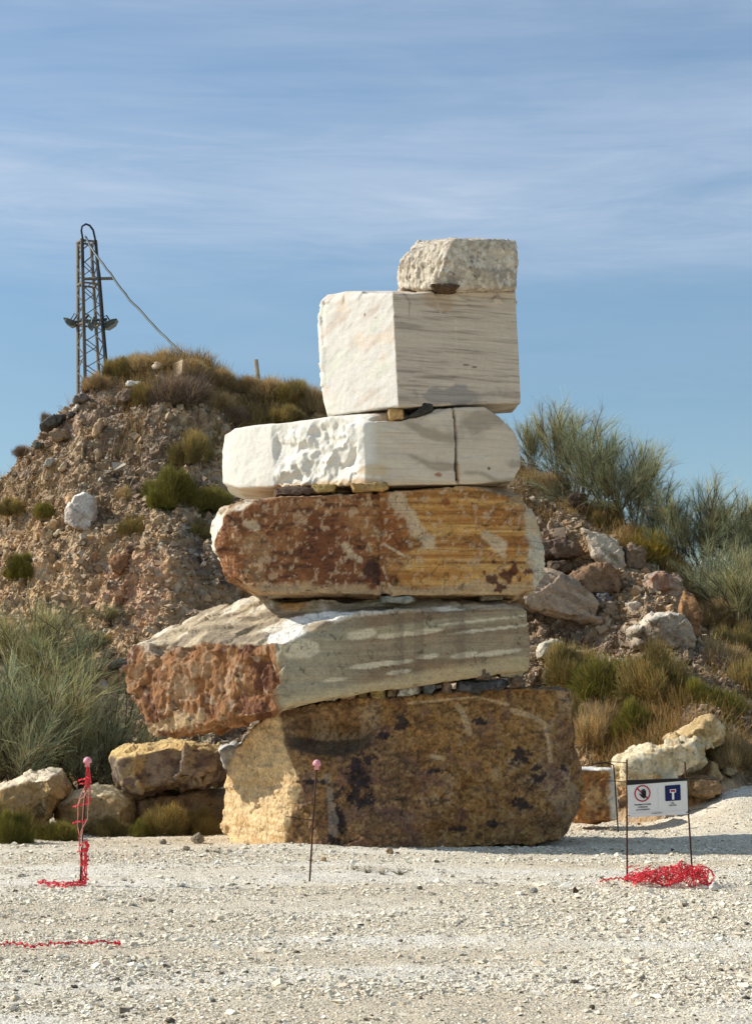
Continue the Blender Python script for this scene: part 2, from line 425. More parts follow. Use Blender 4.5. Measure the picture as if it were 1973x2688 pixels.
# crushed marble chips lying on the yard
UV8 = np.array([[x, y, z] for x in (-1, 1) for y in (-1, 1) for z in (-1, 1)], float)
T12 = np.array([(0, 1, 3), (0, 3, 2), (4, 6, 7), (4, 7, 5), (0, 4, 5), (0, 5, 1), (2, 3, 7), (2, 7, 6), (0, 2, 6), (0, 6, 4), (1, 5, 7), (1, 7, 3)])
def chips(pos, size, rng, flat=.55, jit=.45):
    n = len(pos); q = UV8[None] * (1 + rng.uniform(-jit, jit, (n, 8, 3))); q[:, 1::2] *= rng.uniform(.45, 1, (n, 1, 1))
    q *= rng.uniform(.5, 1, (n, 1, 3)) * .5
    a, b_, c_ = [rng.normal(size=(n, 3)) for _ in range(3)]
    a /= np.linalg.norm(a, axis=1)[:, None]; b_ = np.cross(a, b_); b_ /= np.linalg.norm(b_, axis=1)[:, None]; c_ = np.cross(a, b_)
    R = np.stack([a, b_, c_], 1); q = np.einsum('nij,njk->nik', q, R)
    q[:, :, 2] *= flat
    V = q * size[:, None, None] + pos[:, None, :]
    Fc = (np.arange(n) * 8)[:, None, None] + T12[None]
    return V.reshape(-1, 3), Fc.reshape(-1, 3)
rng = np.random.default_rng(11)
n = 520000
yy = 1 / (1 / 8.6 + rng.uniform(0, 1, n) * (1 / 28.3 - 1 / 8.6)); xx = rng.uniform(-1, 1, n) * (yy * .215 + .9)
m1 = fbm(np.stack([xx * .5, yy * 1.6, 0 * xx], 1), 3, seed=71)
keep = rng.uniform(0, 1, n) < np.clip(.60 + .95 * m1, .10, 1)
keep &= yy < toe_y(xx) + .5
xx, yy = xx[keep], yy[keep]
size = np.exp(rng.normal(math.log(.0074), .60, len(xx))) * (.85 + yy / 34); size = np.minimum(size, .075)
zz = f_gr(xx, yy)[:, 2]
pos = np.stack([xx, yy, zz + size * .10], 1)
V, Q = chips(pos, size, rng, .6)
base = np.array([C(238, 227, 204), C(230, 218, 194), C(212, 198, 172), C(240, 232, 214), C(160, 148, 128), C(100, 90, 78)])
ci = rng.choice(6, len(xx), p=[.33, .30, .18, .09, .07, .03]); cc_ = base[ci] * rng.uniform(.85, 1.1, (len(xx), 1))
o = mesh_np('gravel', V, Q, M_rubble, None, np.repeat(cc_, 8, 0)); tag(o, kind='stuff', label='loose chips of crushed white marble covering the yard', cat='gravel')

# rubble on the heap
n = 52000
xx = rng.uniform(-8.6, 8.6, n); yy = rng.uniform(28, 37.5, n)
yy = np.where(yy < toe_y(xx) - .3, toe_y(xx) + rng.uniform(-.3, 1.5, n), yy)
pp = f_hill(xx, yy)
size = np.exp(rng.normal(math.log(.042), .55, n)); size = np.minimum(size, .30)
V, Q = chips(pp + np.stack([0 * xx, -.02 + 0 * xx, size * .05], 1), size, rng, .8)
base = np.array([C(176, 156, 130), C(140, 124, 106), C(200, 178, 148), C(104, 94, 84), C(224, 214, 196), C(196, 158, 120)])
cen = c_hill(pp); ci = rng.choice(6, n, p=[.3, .24, .19, .14, .06, .07]); cc_ = (base[ci] * .45 + cen * .55) * rng.uniform(.8, 1.15, (n, 1))
o = mesh_np('rubble', V, Q, M_rubble, None, np.repeat(cc_, 8, 0)); tag(o, kind='stuff', label='angular brown and pale rubble strewn over the heap', cat='rubble')
# ------------------------------------------------------------------ the six stacked blocks
def ext(pts, thick, shrink=0.0, lift=0.0):
    A = [P(u, v, Y0 + dy) for u, v, dy in pts]; c = np.mean(A, 0)
    B = [a + np.array([0, thick - (a[1] - Y0) * .5, 0]) + (c - a) * np.array([shrink, 0, shrink]) for a in A]
    B = [b + np.array([0, 0, lift if b[2] < c[2] else 0]) for b in B]
    return A + B
def blob(U, V, cu, cv, ru, rv, amp, nz, ang=0.0):
    a = math.radians(ang); x, y = U - cu, V - cv
    x, y = x * math.cos(a) + y * math.sin(a), -x * math.sin(a) + y * math.cos(a)
    return ss(0, .28, 1 - np.sqrt((x / ru) ** 2 + (y / rv) ** 2) + amp * nz)
def path_mask(U, V, pts, wd, nz, amp):
    """distance to a polyline, in pixels of the face"""
    best = np.full(len(U), 1e9)
    for (a, b), (c, d) in zip(pts, pts[1:]):
        L2 = (c - a) ** 2 + (d - b) ** 2; t = np.clip(((U - a) * (c - a) + (V - b) * (d - b)) / L2, 0, 1)
        best = np.minimum(best, np.hypot(U - a - t * (c - a), V - b - t * (d - b)))
    return ss(0, .5, 1 - best / wd + amp * nz)
def UVf(p): return toU(p[:, 0]), toV(p[:, 2])

# 1 ---- big brown block on the ground
F1 = [(733, 1863, .15), (672, 1915, .75), (623, 1970, 1.1), (610, 2030, 1.2), (588, 2105, 1.35), (594, 2150, 1.35), (586, 2185, 1.35),
      (628, 2224, .9), (742, 2236, .12), (845, 2240, -.1), (925, 2240, -.12), (1051, 2230, .0), (1345, 2209, .25), (1467, 2212, .35), (1495, 2188, .45), (1524, 2092, .5), (1522, 2025, .5),
      (1501, 1976, .45), (1495, 1811, .45), (1345, 1805, .3), (1070, 1832, .12), (856, 1842, .02), (788, 2068, -.05), (756, 1990, .0)]
F1 = [(u, v, dy + .05) for u, v, dy in F1]
def led_edge(U): return 1950 + 32 * np.sin(np.pi * np.clip((U - 738) / 256, 0, 1)) ** .8
def d1(p, n):
    U, V = UVf(p); front = ss(.2, .7, -n[:, 1])
    lump = .05 * fbm(p * 1.3, 4, seed=101) + .018 * fbm(p * 6, 4, .6, seed=102) + .006 * fbm(p * 30, 3, .6, seed=103)
    ch, e = chis(p * 2.2 + .2 * fbm(p * 2, 2, seed=5)[:, None], 105); ch2, _ = chis(p * 6, 106)
    d = lump + .004 * chis(p * 24, 104, 2.0)[0] + (.04 * ch + .020 * ch2 + .008 * chis(p * 13, 107, 2.2)[0]) * ss(700, 860, U + 30 * fbm(p * 3, 2, seed=9))
    # left end: bedding laminae that catch the sun
    left = 1 - ss(-12, 8, U - np.interp(V, [1863, 1952, 1990, 2068, 2218], [733, 742, 756, 788, 742]))
    d = d + left * (.012 * vn(np.stack([p[:, 0] * 4, p[:, 1] * 3, p[:, 2] * 26 + 3 * p[:, 0]], 1), 109) + .03 * chis(p * np.array([3, 3, 5.]), 110)[0])
    # scooped hollow above a ledge
    nz = fbm(p * 3, 3, seed=107)
    ve = led_edge(U) + 4 * nz; hol = ss(742, 800, U) * (1 - ss(925, 992, U)) * ss(1872, 1925, V + 14 * nz)
    d = d - front * hol * .34 * (1 - np.clip((V - (ve - 42)) / 42, 0, 1))
    # dark seam, open and pitted
    seam = path_mask(U, V, [(935, 1990), (950, 2060), (900, 2110), (890, 2200)], 34, nz, .5)
    d = d - front * seam * .035 * (1 + fbm(p * 14, 3, seed=108))
    return n * d[:, None]
def c1(p, n):
    U, V = UVf(p); a = fbm(p * 1.1, 4, seed=111); b = fbm(p * 4, 4, .6, seed=112); f = fbm(p * 14, 3, .6, seed=113)
    mix = a + .5 * b
    c = np.tile(C(142, 108, 72), (len(p), 1))
    c = lerp(c, C(158, 118, 68), ss(0, .5, mix)); c = lerp(c, C(122, 94, 66), ss(.05, .6, -mix))
    c = lerp(c, C(178, 152, 118), .7 * ss(.3, .7, fbm(p * 2.3, 4, .6, seed=114)))
    c = lerp(c, C(124, 84, 52), .6 * ss(.25, .6, fbm(p * 3.1, 4, .6, seed=115)))
    f2 = fbm(p * 26, 3, .65, seed=117); c = lerp(c, C(70, 56, 46), .6 * ss(.2, .5, f2 + .25 * f)); c = lerp(c, C(186, 154, 108), .45 * ss(.25, .5, -f2 + .2 * b)); c = lerp(c, C(112, 82, 78), .45 * ss(.25, .5, fbm(p * 5, 4, .6, seed=118)))
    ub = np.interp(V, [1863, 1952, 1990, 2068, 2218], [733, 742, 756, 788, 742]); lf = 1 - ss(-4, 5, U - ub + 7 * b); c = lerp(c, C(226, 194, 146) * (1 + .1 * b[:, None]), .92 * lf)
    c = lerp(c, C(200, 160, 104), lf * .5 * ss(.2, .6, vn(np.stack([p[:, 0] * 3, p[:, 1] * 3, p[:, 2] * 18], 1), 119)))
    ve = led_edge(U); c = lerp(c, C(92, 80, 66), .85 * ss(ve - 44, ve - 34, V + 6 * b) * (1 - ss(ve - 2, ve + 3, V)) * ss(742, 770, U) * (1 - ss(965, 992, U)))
    nzz = fbm(p * 13, 4, .7, seed=116)
    for cu, cv, ru, rv, an in [(945, 2040, 40, 75, 0), (885, 2150, 26, 80, -8), (1052, 1897, 26, 18, 10), (1012, 1935, 20, 16, -20), (1140, 2024, 46, 9, -4),
                               (1262, 1895, 24, 10, -40), (1366, 1985, 26, 24, 50), (1410, 2043, 26, 26, 0), (1368, 2115, 26, 20, 0), (1300, 2168, 24, 9, 20), (1485, 2020, 8, 20, 0), (1200, 2178, 40, 7, 8), (826, 2052, 44, 8, 15)]:
        c = lerp(c, C(48, 42, 46), .9 * blob(U, V, cu, cv, ru * .85, rv * .85, 1.1, nzz))
    c = lerp(c, C(165, 152, 138), .55 * blob(U, V, 870, 2120, 14, 90, .9, b, -6))
    for pts, wd in [([(1202, 1852), (1220, 1885), (1235, 1925)], 10), ([(1350, 1865), (1400, 1880), (1435, 1900), (1442, 1950), (1450, 2000)], 7), ([(1070, 1846), (1160, 1838), (1250, 1828), (1340, 1850)], 4), ([(1130, 1985), (1160, 1992)], 6)]:
        c = lerp(c, C(206, 176, 134), .75 * path_mask(U, V, pts, wd, b, .5))
    c = lerp(c, C(176, 152, 120), .35 * blob(U, V, 1500, 2130, 34, 70, .8, b))
    c = lerp(c, C(120, 104, 90), .6 * ss(.4, .8, n[:, 2]))
    for sc, sd, wd, am in ((1.5, 105, .020, .75), (4.0, 109, .03, .55)):      # fracture lines, broken up
        _, e = chis(p * np.array([sc, sc, sc * 1.5]) + .35 * fbm(p * 3, 3, seed=5)[:, None], sd); c = lerp(c, C(58, 44, 34), am * (1 - ss(0, wd, e)) * ss(-.1, .3, fbm(p * 2.5, 2, seed=sd)) * (1 - lf * .6))
    return c
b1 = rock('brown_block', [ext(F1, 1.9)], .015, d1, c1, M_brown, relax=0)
tag(b1, 'largest brown and ochre block, bottom of the stack, resting on the gravel', 'stone block', 'blocks of the stack')

# 2 ---- tilted grey-green slab with the rusty left end
A2 = [(742, 1692, -.35), (752, 1850, -.35), (700, 1874, -.2), (437, 1928, .75), (399, 1908, .9), (346, 1837, 1.05), (333, 1738, 1.1), (350, 1690, 1.1), (491, 1631, 1.25), (605, 1586, 1.3), (681, 1566, 1.1), (900, 1612, .2), (900, 1826, -.2)]
B2 = [(700, 1700, -.2), (752, 1850, -.35), (864, 1830, -.27), (1063, 1790, -.12), (1269, 1750, .05), (1310, 1762, .1), (1384, 1760, .2), (1388, 1677, .22), (1384, 1601, .24), (1360, 1583, .28), (1078, 1607, -.1), (910, 1623, -.2), (742, 1692, -.35), (681, 1566, 1.1), (900, 1585, .7)]
C2 = [(1300, 1700, .15), (1384, 1700, .25), (1370, 1782, .22), (1312, 1778, .18)]
def d2(p, n):
    U, V = UVf(p); b = fbm(p * 2.2, 4, seed=121); end = 1 - ss(725, 760, U + 25 * fbm(p * 4, 2, seed=122))
    down = ss(.35, .8, n[:, 2])
    q = p + .15 * fbm(p * 2, 3, seed=5)[:, None]
    ch, _ = chis(q * np.array([5.5, 4, 3.2]), 123); ch2, _ = chis(q * 11, 124)
    side = end * (1 - down)
    d = .022 * b + .004 * fbm(p * 20, 3, seed=125) + side * (.07 * chis(q * np.array([2.6, 2, 2.2]), 120, 2.4)[0] + .03 * ch + .014 * ch2 + .03 * fbm(np.stack([p[:, 0] * 7, p[:, 1] * 7, p[:, 2] * 3.5], 1), 4, .6, seed=128))
    d = d + down * (.06 * vn(np.stack([p[:, 0] * 2.5 + p[:, 1] * 2, p[:, 1] * 3.2, p[:, 2] * 2], 1), 126) + .05 * chis(p * np.array([1.6, 3.5, 6]), 127)[0] + .01 * fbm(p * 12, 3, seed=130))
    d = d + (1 - end) * (1 - down) * .008 * vn(np.stack([p[:, 0] * 1.5, p[:, 1], p[:, 2] * 14], 1), 129)
    return n * d[:, None]
def c2(p, n):
    U, V = UVf(p); b = fbm(p * 3, 4, .6, seed=131); f = fbm(p * 10, 3, .6, seed=132)
    t = V + .085 * (U - 742) + 10 * fbm(np.stack([p[:, 0] * .9, p[:, 1] * .5, p[:, 2] * 1.5], 1), 3, seed=133)
    c = np.tile(C(158, 140, 112), (len(p), 1))
    band = vn(np.stack([p[:, 0] * .35, 0 * t, t / 13.0], 1), 134); band2 = vn(np.stack([p[:, 0] * .9, 0 * t, t / 4.5], 1), 135)
    c = lerp(c, C(140, 118, 92), ss(0, .6, band)); c = lerp(c, C(168, 158, 128), .75 * ss(.1, .6, -band)); c = lerp(c, C(130, 112, 92), .4 * ss(.3, .7, band2))
    gr = 1 - ss(820, 1010, U + 40 * b); c = lerp(c, C(170, 160, 134), .8 * gr)
    for x0, x1, y, h in [(905, 985, 1668, 15), (985, 1160, 1664, 11), (1180, 1375, 1652, 5), (900, 1085, 1745, 10), (1088, 1160, 1723, 9), (1175, 1260, 1720, 9), (1240, 1384, 1712, 8), (845, 925, 1785, 8), (1010, 1075, 1765, 6), (755, 832, 1708, 24), (1150, 1390, 1627, 4)]:
        cu = (x0 + x1) / 2; c = lerp(c, C(212, 198, 168), .95 * blob(U, V + .0 * U, cu, y, (x1 - x0) / 1.75, h, .35, b, -7))
    str_ = vn(np.stack([p[:, 0] * 13, 0 * t, p[:, 2] * .8], 1), 136)             # rain streaks
    c = lerp(c, C(112, 96, 80), .5 * ss(.15, .6, str_) * ss(960, 1040, U) * (1 - ss(.5, .9, n[:, 2])))
    c = lerp(c, C(200, 180, 140), .7 * ss(-30, -6, (V - (1852 - (U - 750) * .19)) + 8 * b) * ss(740, 760, U))
    end = 1 - ss(728, 748, U + 14 * b); side = end * (1 - ss(.45, .75, n[:, 2]))
    rust = np.tile(C(150, 106, 68), (len(p), 1)); rust = lerp(rust, C(178, 142, 108), ss(0, .55, b)); rust = lerp(rust, C(108, 70, 50), ss(.0, .5, -b + .4 * f)); rust = lerp(rust, C(206, 178, 144), .6 * ss(.3, .65, f))
    rust = lerp(rust, C(200, 172, 132), .8 * blob(U, V, 440, 1900, 130, 22, .5, b, -14)); rust = lerp(rust, C(176, 160, 140), .8 * ss(.2, .8, 1 - (V - 1688) / 26 + b) * ss(500, 380, U))
    c = c + (rust - c) * side[:, None]
    top = ss(.4, .7, n[:, 2])
    tc_ = np.tile(C(186, 168, 138), (len(p), 1)); lam = vn(np.stack([p[:, 0] * 1.2 + p[:, 1] * 1.2, p[:, 1] * 7, p[:, 2] * 7], 1), 137)
    tc_ = lerp(tc_, C(150, 134, 112), ss(.1, .6, lam)); tc_ = lerp(tc_, C(228, 218, 198), .8 * ss(0, .6, -lam + .3 * b))
    tc_ = lerp(tc_, C(236, 230, 218), .9 * path_mask(U, V, [(720, 1680), (790, 1640), (850, 1605), (910, 1625)], 34, b, .6)); tc_ = lerp(tc_, C(206, 160, 98), .8 * blob(U, V, 765, 1588, 50, 12, .5, b))
    return np.column_stack([c + (tc_ - c) * top[:, None], (1 - side) * .6])
b2 = rock('slab', [ext(A2, 2.3, .03), ext(B2, 2.3, .0), ext(C2, .6)], .017, d2, c2, M_layered, relax=0)
tag(b2, 'tilted grey green veined slab with jagged rusty left end, second from the bottom', 'stone block', 'blocks of the stack')

# 3 ---- rust and ochre block
F3 = [(572, 1345, .28), (559, 1385, .32), (562, 1433, .32), (600, 1515, .2), (592, 1352, .04), (578, 1400, .06), (580, 1450, .1), (640, 1530, .0), (681, 1555, -.05), (1063, 1564, .0), (1360, 1560, .15), (1414, 1532, .3), (1427, 1479, .42), (1414, 1433, .38),
      (1415, 1395, .36), (1398, 1349, .3), (1368, 1302, .3), (1320, 1300, .1), (1240, 1279, .06), (1322, 1277, .9), (1063, 1289, .0), (868, 1300, -.05), (727, 1306, -.05), (636, 1318, .1), (590, 1335, .4)]
def d3(p, n):
    U, V = UVf(p); b = fbm(p * 2, 4, seed=141)
    d = .018 * b + .006 * fbm(p * 12, 4, .6, seed=142) + .022 * chis(p * np.array([1.6, 2, 3.2]), 143)[0] + .009 * chis(p * np.array([7, 7, 14]), 147, 2.0)[0] + .005 * chis(p * 22, 148, 2.0)[0]
    right = ss(1080, 1160, U); d = d + right * .007 * vn(np.stack([p[:, 0] * .6, p[:, 1] * .6, p[:, 2] * 16], 1), 144)
    edge = (1 - ss(575, 615, U)) + ss(1370, 1400, U); d = d + edge * (.035 * chis(p * 5, 145)[0] + .02 * b)
    nz = fbm(p * 5, 3, seed=146); d = d - .035 * path_mask(U, V, [(985, 1300), (1000, 1390), (985, 1470), (1010, 1560)], 9, nz, .7)
    return n * d[:, None]
def c3(p, n):
    U, V = UVf(p); a = fbm(p * 1.6, 4, seed=151); b = fbm(p * 4.5, 4, .6, seed=152); f = fbm(p * 13, 3, .6, seed=153)
    c = np.tile(C(142, 94, 60), (len(p), 1)); c = lerp(c, C(160, 112, 72), ss(-.05, .5, b)); c = lerp(c, C(116, 70, 46), .8 * ss(.05, .5, -a + .5 * f)); c = lerp(c, C(72, 48, 38), .7 * ss(.25, .55, fbm(np.stack([p[:, 0] * 6, p[:, 1] * 6, p[:, 2] * 18], 1), 3, .6, seed=159)))
    r = np.tile(C(188, 136, 74), (len(p), 1)); t = V - .0 * U + 8 * fbm(p * 1.2, 3, seed=154)
    lay = vn(np.stack([p[:, 0] * .5, 0 * t, t / 9.0], 1), 155); r = lerp(r, C(164, 112, 60), ss(.1, .7, lay)); r = lerp(r, C(206, 162, 98), ss(0, .7, -lay + .4 * b)); r = lerp(r, C(120, 78, 44), .6 * ss(.45, .65, vn(np.stack([p[:, 0] * .7, 0 * t, t / 5.0], 1), 156)))
    m = ss(930, 1090, U + 60 * b); c = c + (r - c) * m[:, None]
    c = lerp(c, C(136, 78, 44), .7 * blob(U, V, 1035, 1385, 55, 90, .5, b) * (1 - ss(1060, 1110, U)))
    c = lerp(c, C(130, 74, 40), .8 * blob(U, V, 1170, 1318, 26, 16, .6, b))
    pale = C(208, 184, 150)
    for pts, wd in [([(1040, 1300), (1070, 1340), (1095, 1385), (1125, 1420)], 22), ([(905, 1430), (925, 1455), (945, 1470)], 11), ([(1005, 1490), (1015, 1520), (1030, 1550)], 7), ([(1010, 1430), (1060, 1460)], 5), ([(1280, 1400), (1320, 1430), (1325, 1460)], 16), ([(640, 1372), (668, 1384)], 14)]:
        c = lerp(c, pale, .85 * path_mask(U, V, pts, wd, b, .8))
    c = lerp(c, C(166, 132, 92), .5 * blob(U, V, 664, 1470, 34, 80, .8, b)) ; c = lerp(c, C(188, 160, 122), .8 * ss(-18, 0, V - 1545 + 14 * b) )
    c = lerp(c, C(196, 164, 130), .75 * ss(.42, .56, fbm(p * np.array([17, 17, 11.]), 4, .6, seed=157) + .25 * b)); c = lerp(c, C(204, 178, 142), .6 * ss(.5, .62, fbm(p * 13, 4, .65, seed=150)))
    c = lerp(c, C(60, 40, 38), .88 * blob(U, V, 985, 1508, 30, 52, .6, b, -25)); c = lerp(c, C(84, 46, 38), .9 * blob(U, V, 1325, 1515, 60, 32, .9, fbm(p * 8, 3, .6, seed=158), 8))
    c = lerp(c, C(206, 196, 172), .9 * ss(-14, 4, U - 1408 + 18 * b + (V - 1480) * -.12) ); c = lerp(c, C(178, 154, 118), .5 * ss(1300, 1360, U + 20 * b - .9 * (V - 1300)) )
    c = lerp(c, C(232, 222, 200), .95 * ss(0, 8, 568 + .0026 * (V - 1440) ** 2 - U + 8 * b)); c = lerp(c, C(232, 220, 198), .9 * blob(U, V, 630, 1328, 60, 18, .5, b, -20))
    c = lerp(c, C(176, 150, 118), .7 * ss(.5, .8, n[:, 2]))
    for sc, sd, wd, am in ((1.3, 143, .022, .7), (4.2, 149, .035, .5)):
        _, e = chis(p * np.array([sc, sc, sc * 1.7]) + .35 * fbm(p * 3, 3, seed=5)[:, None], sd); c = lerp(c, C(64, 42, 30), am * (1 - ss(0, wd, e)) * ss(-.05, .35, fbm(p * 2.5, 2, seed=sd)))
    return np.column_stack([c, .9 * m + .25])
b3 = rock('rust_block', [ext(F3, 1.8)], .016, d3, c3, M_layered, relax=0)
tag(b3, 'rust red and ochre banded block, third from the bottom, under the cracked white slab', 'stone block', 'blocks of the stack')

# 4 ---- white slab, broken face at the left, crack at the right
F4 = [(583, 1181, 1.25), (589, 1140, 1.2), (615, 1125, 1.1), (771, 1106, .55), (880, 1092, .15), (931, 1100, .0), (985, 1112, -.1), (1142, 1087, -.05), (1183, 1071, .0), (1270, 1067, .1), (1308, 1091, .15), (1347, 1130, .3), (1365, 1168, .45), (1364, 1228, .45), (1342, 1262, .3),
      (1245, 1270, .05), (960, 1273, -.15), (627, 1280, 1.0), (587, 1268, 1.2), (955, 1115, -.14)]
_rb = np.random.default_rng(77)
BITES = [(_rb.uniform(700, 975), _rb.uniform(1085, 1285), _rb.uniform(1.0, 1.0) * math.exp(_rb.normal(4.05, .45)), math.exp(_rb.normal(3.15, .4)), _rb.uniform(5, 85), _rb.uniform(.03, .095)) for _ in range(30)]
def bites(U, V, nz):
    """conchoidal scoops: overlapping shallow bowls that meet in sharp ridges"""
    d = np.zeros(len(U))
    for cu, cv, ru, rv, an, dp in BITES:
        a = math.radians(an); x, y = U - cu + 11 * nz, V - cv + 9 * nz; x, y = x * math.cos(a) - y * math.sin(a), x * math.sin(a) + y * math.cos(a)
        d = np.maximum(d, dp * (1 - (x / ru) ** 2 - (y / rv) ** 2))
    return d
def d4(p, n):
    U, V = UVf(p); b = fbm(p * 2, 4, seed=161); nz = fbm(p * 3, 3, seed=162)
    zone = ss(708, 722, U + 12 * nz) * (1 - ss(915, 985, U + .35 * (V - 1170) + 22 * nz)) * ss(.0, .5, -n[:, 1] + .3)
    q = p + .12 * fbm(p * 3, 3, seed=163)[:, None]
    ch, e = chis(q * np.array([2.0, 1.7, 1.7]) + (q[:, 2:3] * 1.2) * np.array([1, 0, 0]) * .8, 164); ch2, _ = chis(q * np.array([7, 7, 6.]), 165)
    rid = 1 - np.abs(fbm(np.stack([p[:, 0] * 1.7 + p[:, 2] * 1.2, p[:, 1] * 1.4, p[:, 2] * 1.5 - p[:, 0]], 1), 4, .5, seed=166))
    d = .012 * b + .003 * fbm(p * 16, 3, seed=167) + zone * ss(1082, 1125, V + 8 * nz) * (.012 - bites(U, V, nz + fbm(p * 9, 2, seed=158)) + .02 * ch + .012 * fbm(np.stack([(p[:, 0] + .7 * p[:, 2]) * 9, p[:, 1] * 3, (p[:, 2] - .7 * p[:, 0]) * 3.5], 1), 3, .55, seed=159) + .005 * fbm(p * 18, 3, .6, seed=168))
    d = d + ss(985, 1010, U) * (.008 * chis(p * np.array([3, 3, 6]), 169)[0])
    crack = path_mask(U, V, [(1190, 1068), (1196, 1100), (1200, 1170), (1198, 1230), (1203, 1268)], 3.2, nz, .3) * ss(0, .5, -n[:, 1]); d = d - crack * .10
    # ledge broken out of the upper edge, its tread catching the sun
    led = blob(U, V, 1060, 1088, 95, 15, .3, nz, -11) * ss(-.2, .4, -n[:, 1]); d = d - led * .10
    return n * d[:, None]
def c4(p, n):
    U, V = UVf(p); b = fbm(p * 3.5, 4, .6, seed=171); t = p[:, 2] * 20 + 1.5 * p[:, 0] + 2.2 * fbm(p * 1.2, 3, seed=172)
    c = np.tile(C(222, 216, 204), (len(p), 1)); sh = ss(960, 1000, U + 20 * b)  # right of the near edge: shade put into the marble colour, under the veins
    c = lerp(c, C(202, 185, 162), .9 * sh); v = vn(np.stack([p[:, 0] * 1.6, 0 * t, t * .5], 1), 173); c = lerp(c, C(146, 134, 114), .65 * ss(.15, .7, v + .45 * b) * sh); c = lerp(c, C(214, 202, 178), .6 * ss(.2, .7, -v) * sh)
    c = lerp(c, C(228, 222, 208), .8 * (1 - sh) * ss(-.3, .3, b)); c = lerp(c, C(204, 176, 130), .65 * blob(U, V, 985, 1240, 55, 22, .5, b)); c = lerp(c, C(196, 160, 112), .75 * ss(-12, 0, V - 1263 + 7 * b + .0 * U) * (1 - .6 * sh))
    c = lerp(c, C(150, 80, 50), .8 * blob(U, V, 1150, 1248, 14, 8, .7, b)); c = lerp(c, C(170, 128, 80), .7 * path_mask(U, V, [(1200, 1215), (1203, 1262)], 7, b, .4)); c = lerp(c, C(70, 62, 54), .9 * path_mask(U, V, [(1190, 1068), (1196, 1100), (1200, 1170), (1198, 1230), (1203, 1268)], 2.0, b, .3))
    c = lerp(c, C(60, 52, 46), .9 * blob(U, V, 1288, 1226, 5, 4, .2, b)); return np.column_stack([c, .12 + .4 * sh])
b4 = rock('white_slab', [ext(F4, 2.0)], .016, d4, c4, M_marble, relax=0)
tag(b4, 'long white marble slab with a scooped left face and a vertical crack at right', 'stone block', 'blocks of the stack')

# 5 ---- sawn cube, white left face, grey veined right face darkened in colour to deepen its shade
F5 = [(1031, 771, -.25), (1046, 1068, -.25), (1366, 1058, .42), (1352, 764, .42), (859, 1091, .55), (846, 1030, .62), (834, 815, .62), (838, 795, .6), (860, 773, .55), (905, 764, .35)]
def d5(p, n):
    U, V = UVf(p); b = fbm(p * 2.5, 3, seed=181); left = 1 - ss(1030, 1040, U)
    d = .004 * b + left * (.006 * fbm(np.stack([p[:, 0] * 6 + p[:, 2] * 3, p[:, 1] * 6, p[:, 2] * 10 - p[:, 0] * 4], 1), 4, .6, seed=182))
    d = d + ss(18, 0, np.minimum(np.abs(V - 768), 99)) * .035 * (chis(p * 5, 183)[0] - .15) + (1 - ss(838, 852, U)) * .03 * chis(p * 6, 184)[0]
    return n * d[:, None]
def c5(p, n):
    U, V = UVf(p); b = fbm(p * 4, 4, .6, seed=191); t = p[:, 2] * 1.0 - .05 * p[:, 0] + .022 * fbm(p * np.array([1.3, 1.3, 2]), 3, seed=192)
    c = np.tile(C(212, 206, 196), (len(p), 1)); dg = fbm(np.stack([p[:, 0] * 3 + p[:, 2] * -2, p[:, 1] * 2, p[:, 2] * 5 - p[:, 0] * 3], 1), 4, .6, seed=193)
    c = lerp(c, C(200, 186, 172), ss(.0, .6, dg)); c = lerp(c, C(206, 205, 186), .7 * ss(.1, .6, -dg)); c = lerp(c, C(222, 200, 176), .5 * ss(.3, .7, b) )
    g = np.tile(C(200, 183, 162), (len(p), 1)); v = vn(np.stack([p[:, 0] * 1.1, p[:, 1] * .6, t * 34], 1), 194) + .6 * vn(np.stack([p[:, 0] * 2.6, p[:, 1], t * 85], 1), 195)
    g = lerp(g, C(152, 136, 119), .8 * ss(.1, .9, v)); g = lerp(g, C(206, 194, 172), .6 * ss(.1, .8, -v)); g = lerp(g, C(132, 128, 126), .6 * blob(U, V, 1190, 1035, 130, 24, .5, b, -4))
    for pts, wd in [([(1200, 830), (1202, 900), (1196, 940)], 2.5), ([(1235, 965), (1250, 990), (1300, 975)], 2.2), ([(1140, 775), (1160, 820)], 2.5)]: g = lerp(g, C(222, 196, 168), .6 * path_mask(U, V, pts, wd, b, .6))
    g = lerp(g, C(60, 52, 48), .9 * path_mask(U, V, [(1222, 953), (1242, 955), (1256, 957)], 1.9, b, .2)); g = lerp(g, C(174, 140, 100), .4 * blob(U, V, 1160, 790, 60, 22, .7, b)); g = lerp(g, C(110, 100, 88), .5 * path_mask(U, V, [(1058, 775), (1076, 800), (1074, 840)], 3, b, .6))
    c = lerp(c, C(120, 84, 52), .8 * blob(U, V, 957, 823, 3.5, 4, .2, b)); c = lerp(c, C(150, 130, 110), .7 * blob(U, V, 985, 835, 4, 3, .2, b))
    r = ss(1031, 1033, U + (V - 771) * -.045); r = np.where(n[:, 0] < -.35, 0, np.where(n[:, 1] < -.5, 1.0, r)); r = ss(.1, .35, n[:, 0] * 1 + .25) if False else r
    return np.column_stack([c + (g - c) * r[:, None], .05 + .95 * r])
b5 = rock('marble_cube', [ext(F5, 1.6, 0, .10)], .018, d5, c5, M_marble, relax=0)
tag(b5, 'tall sawn marble cube, white left face and grey veined right face toned darker for shade, fifth up', 'stone block', 'blocks of the stack')

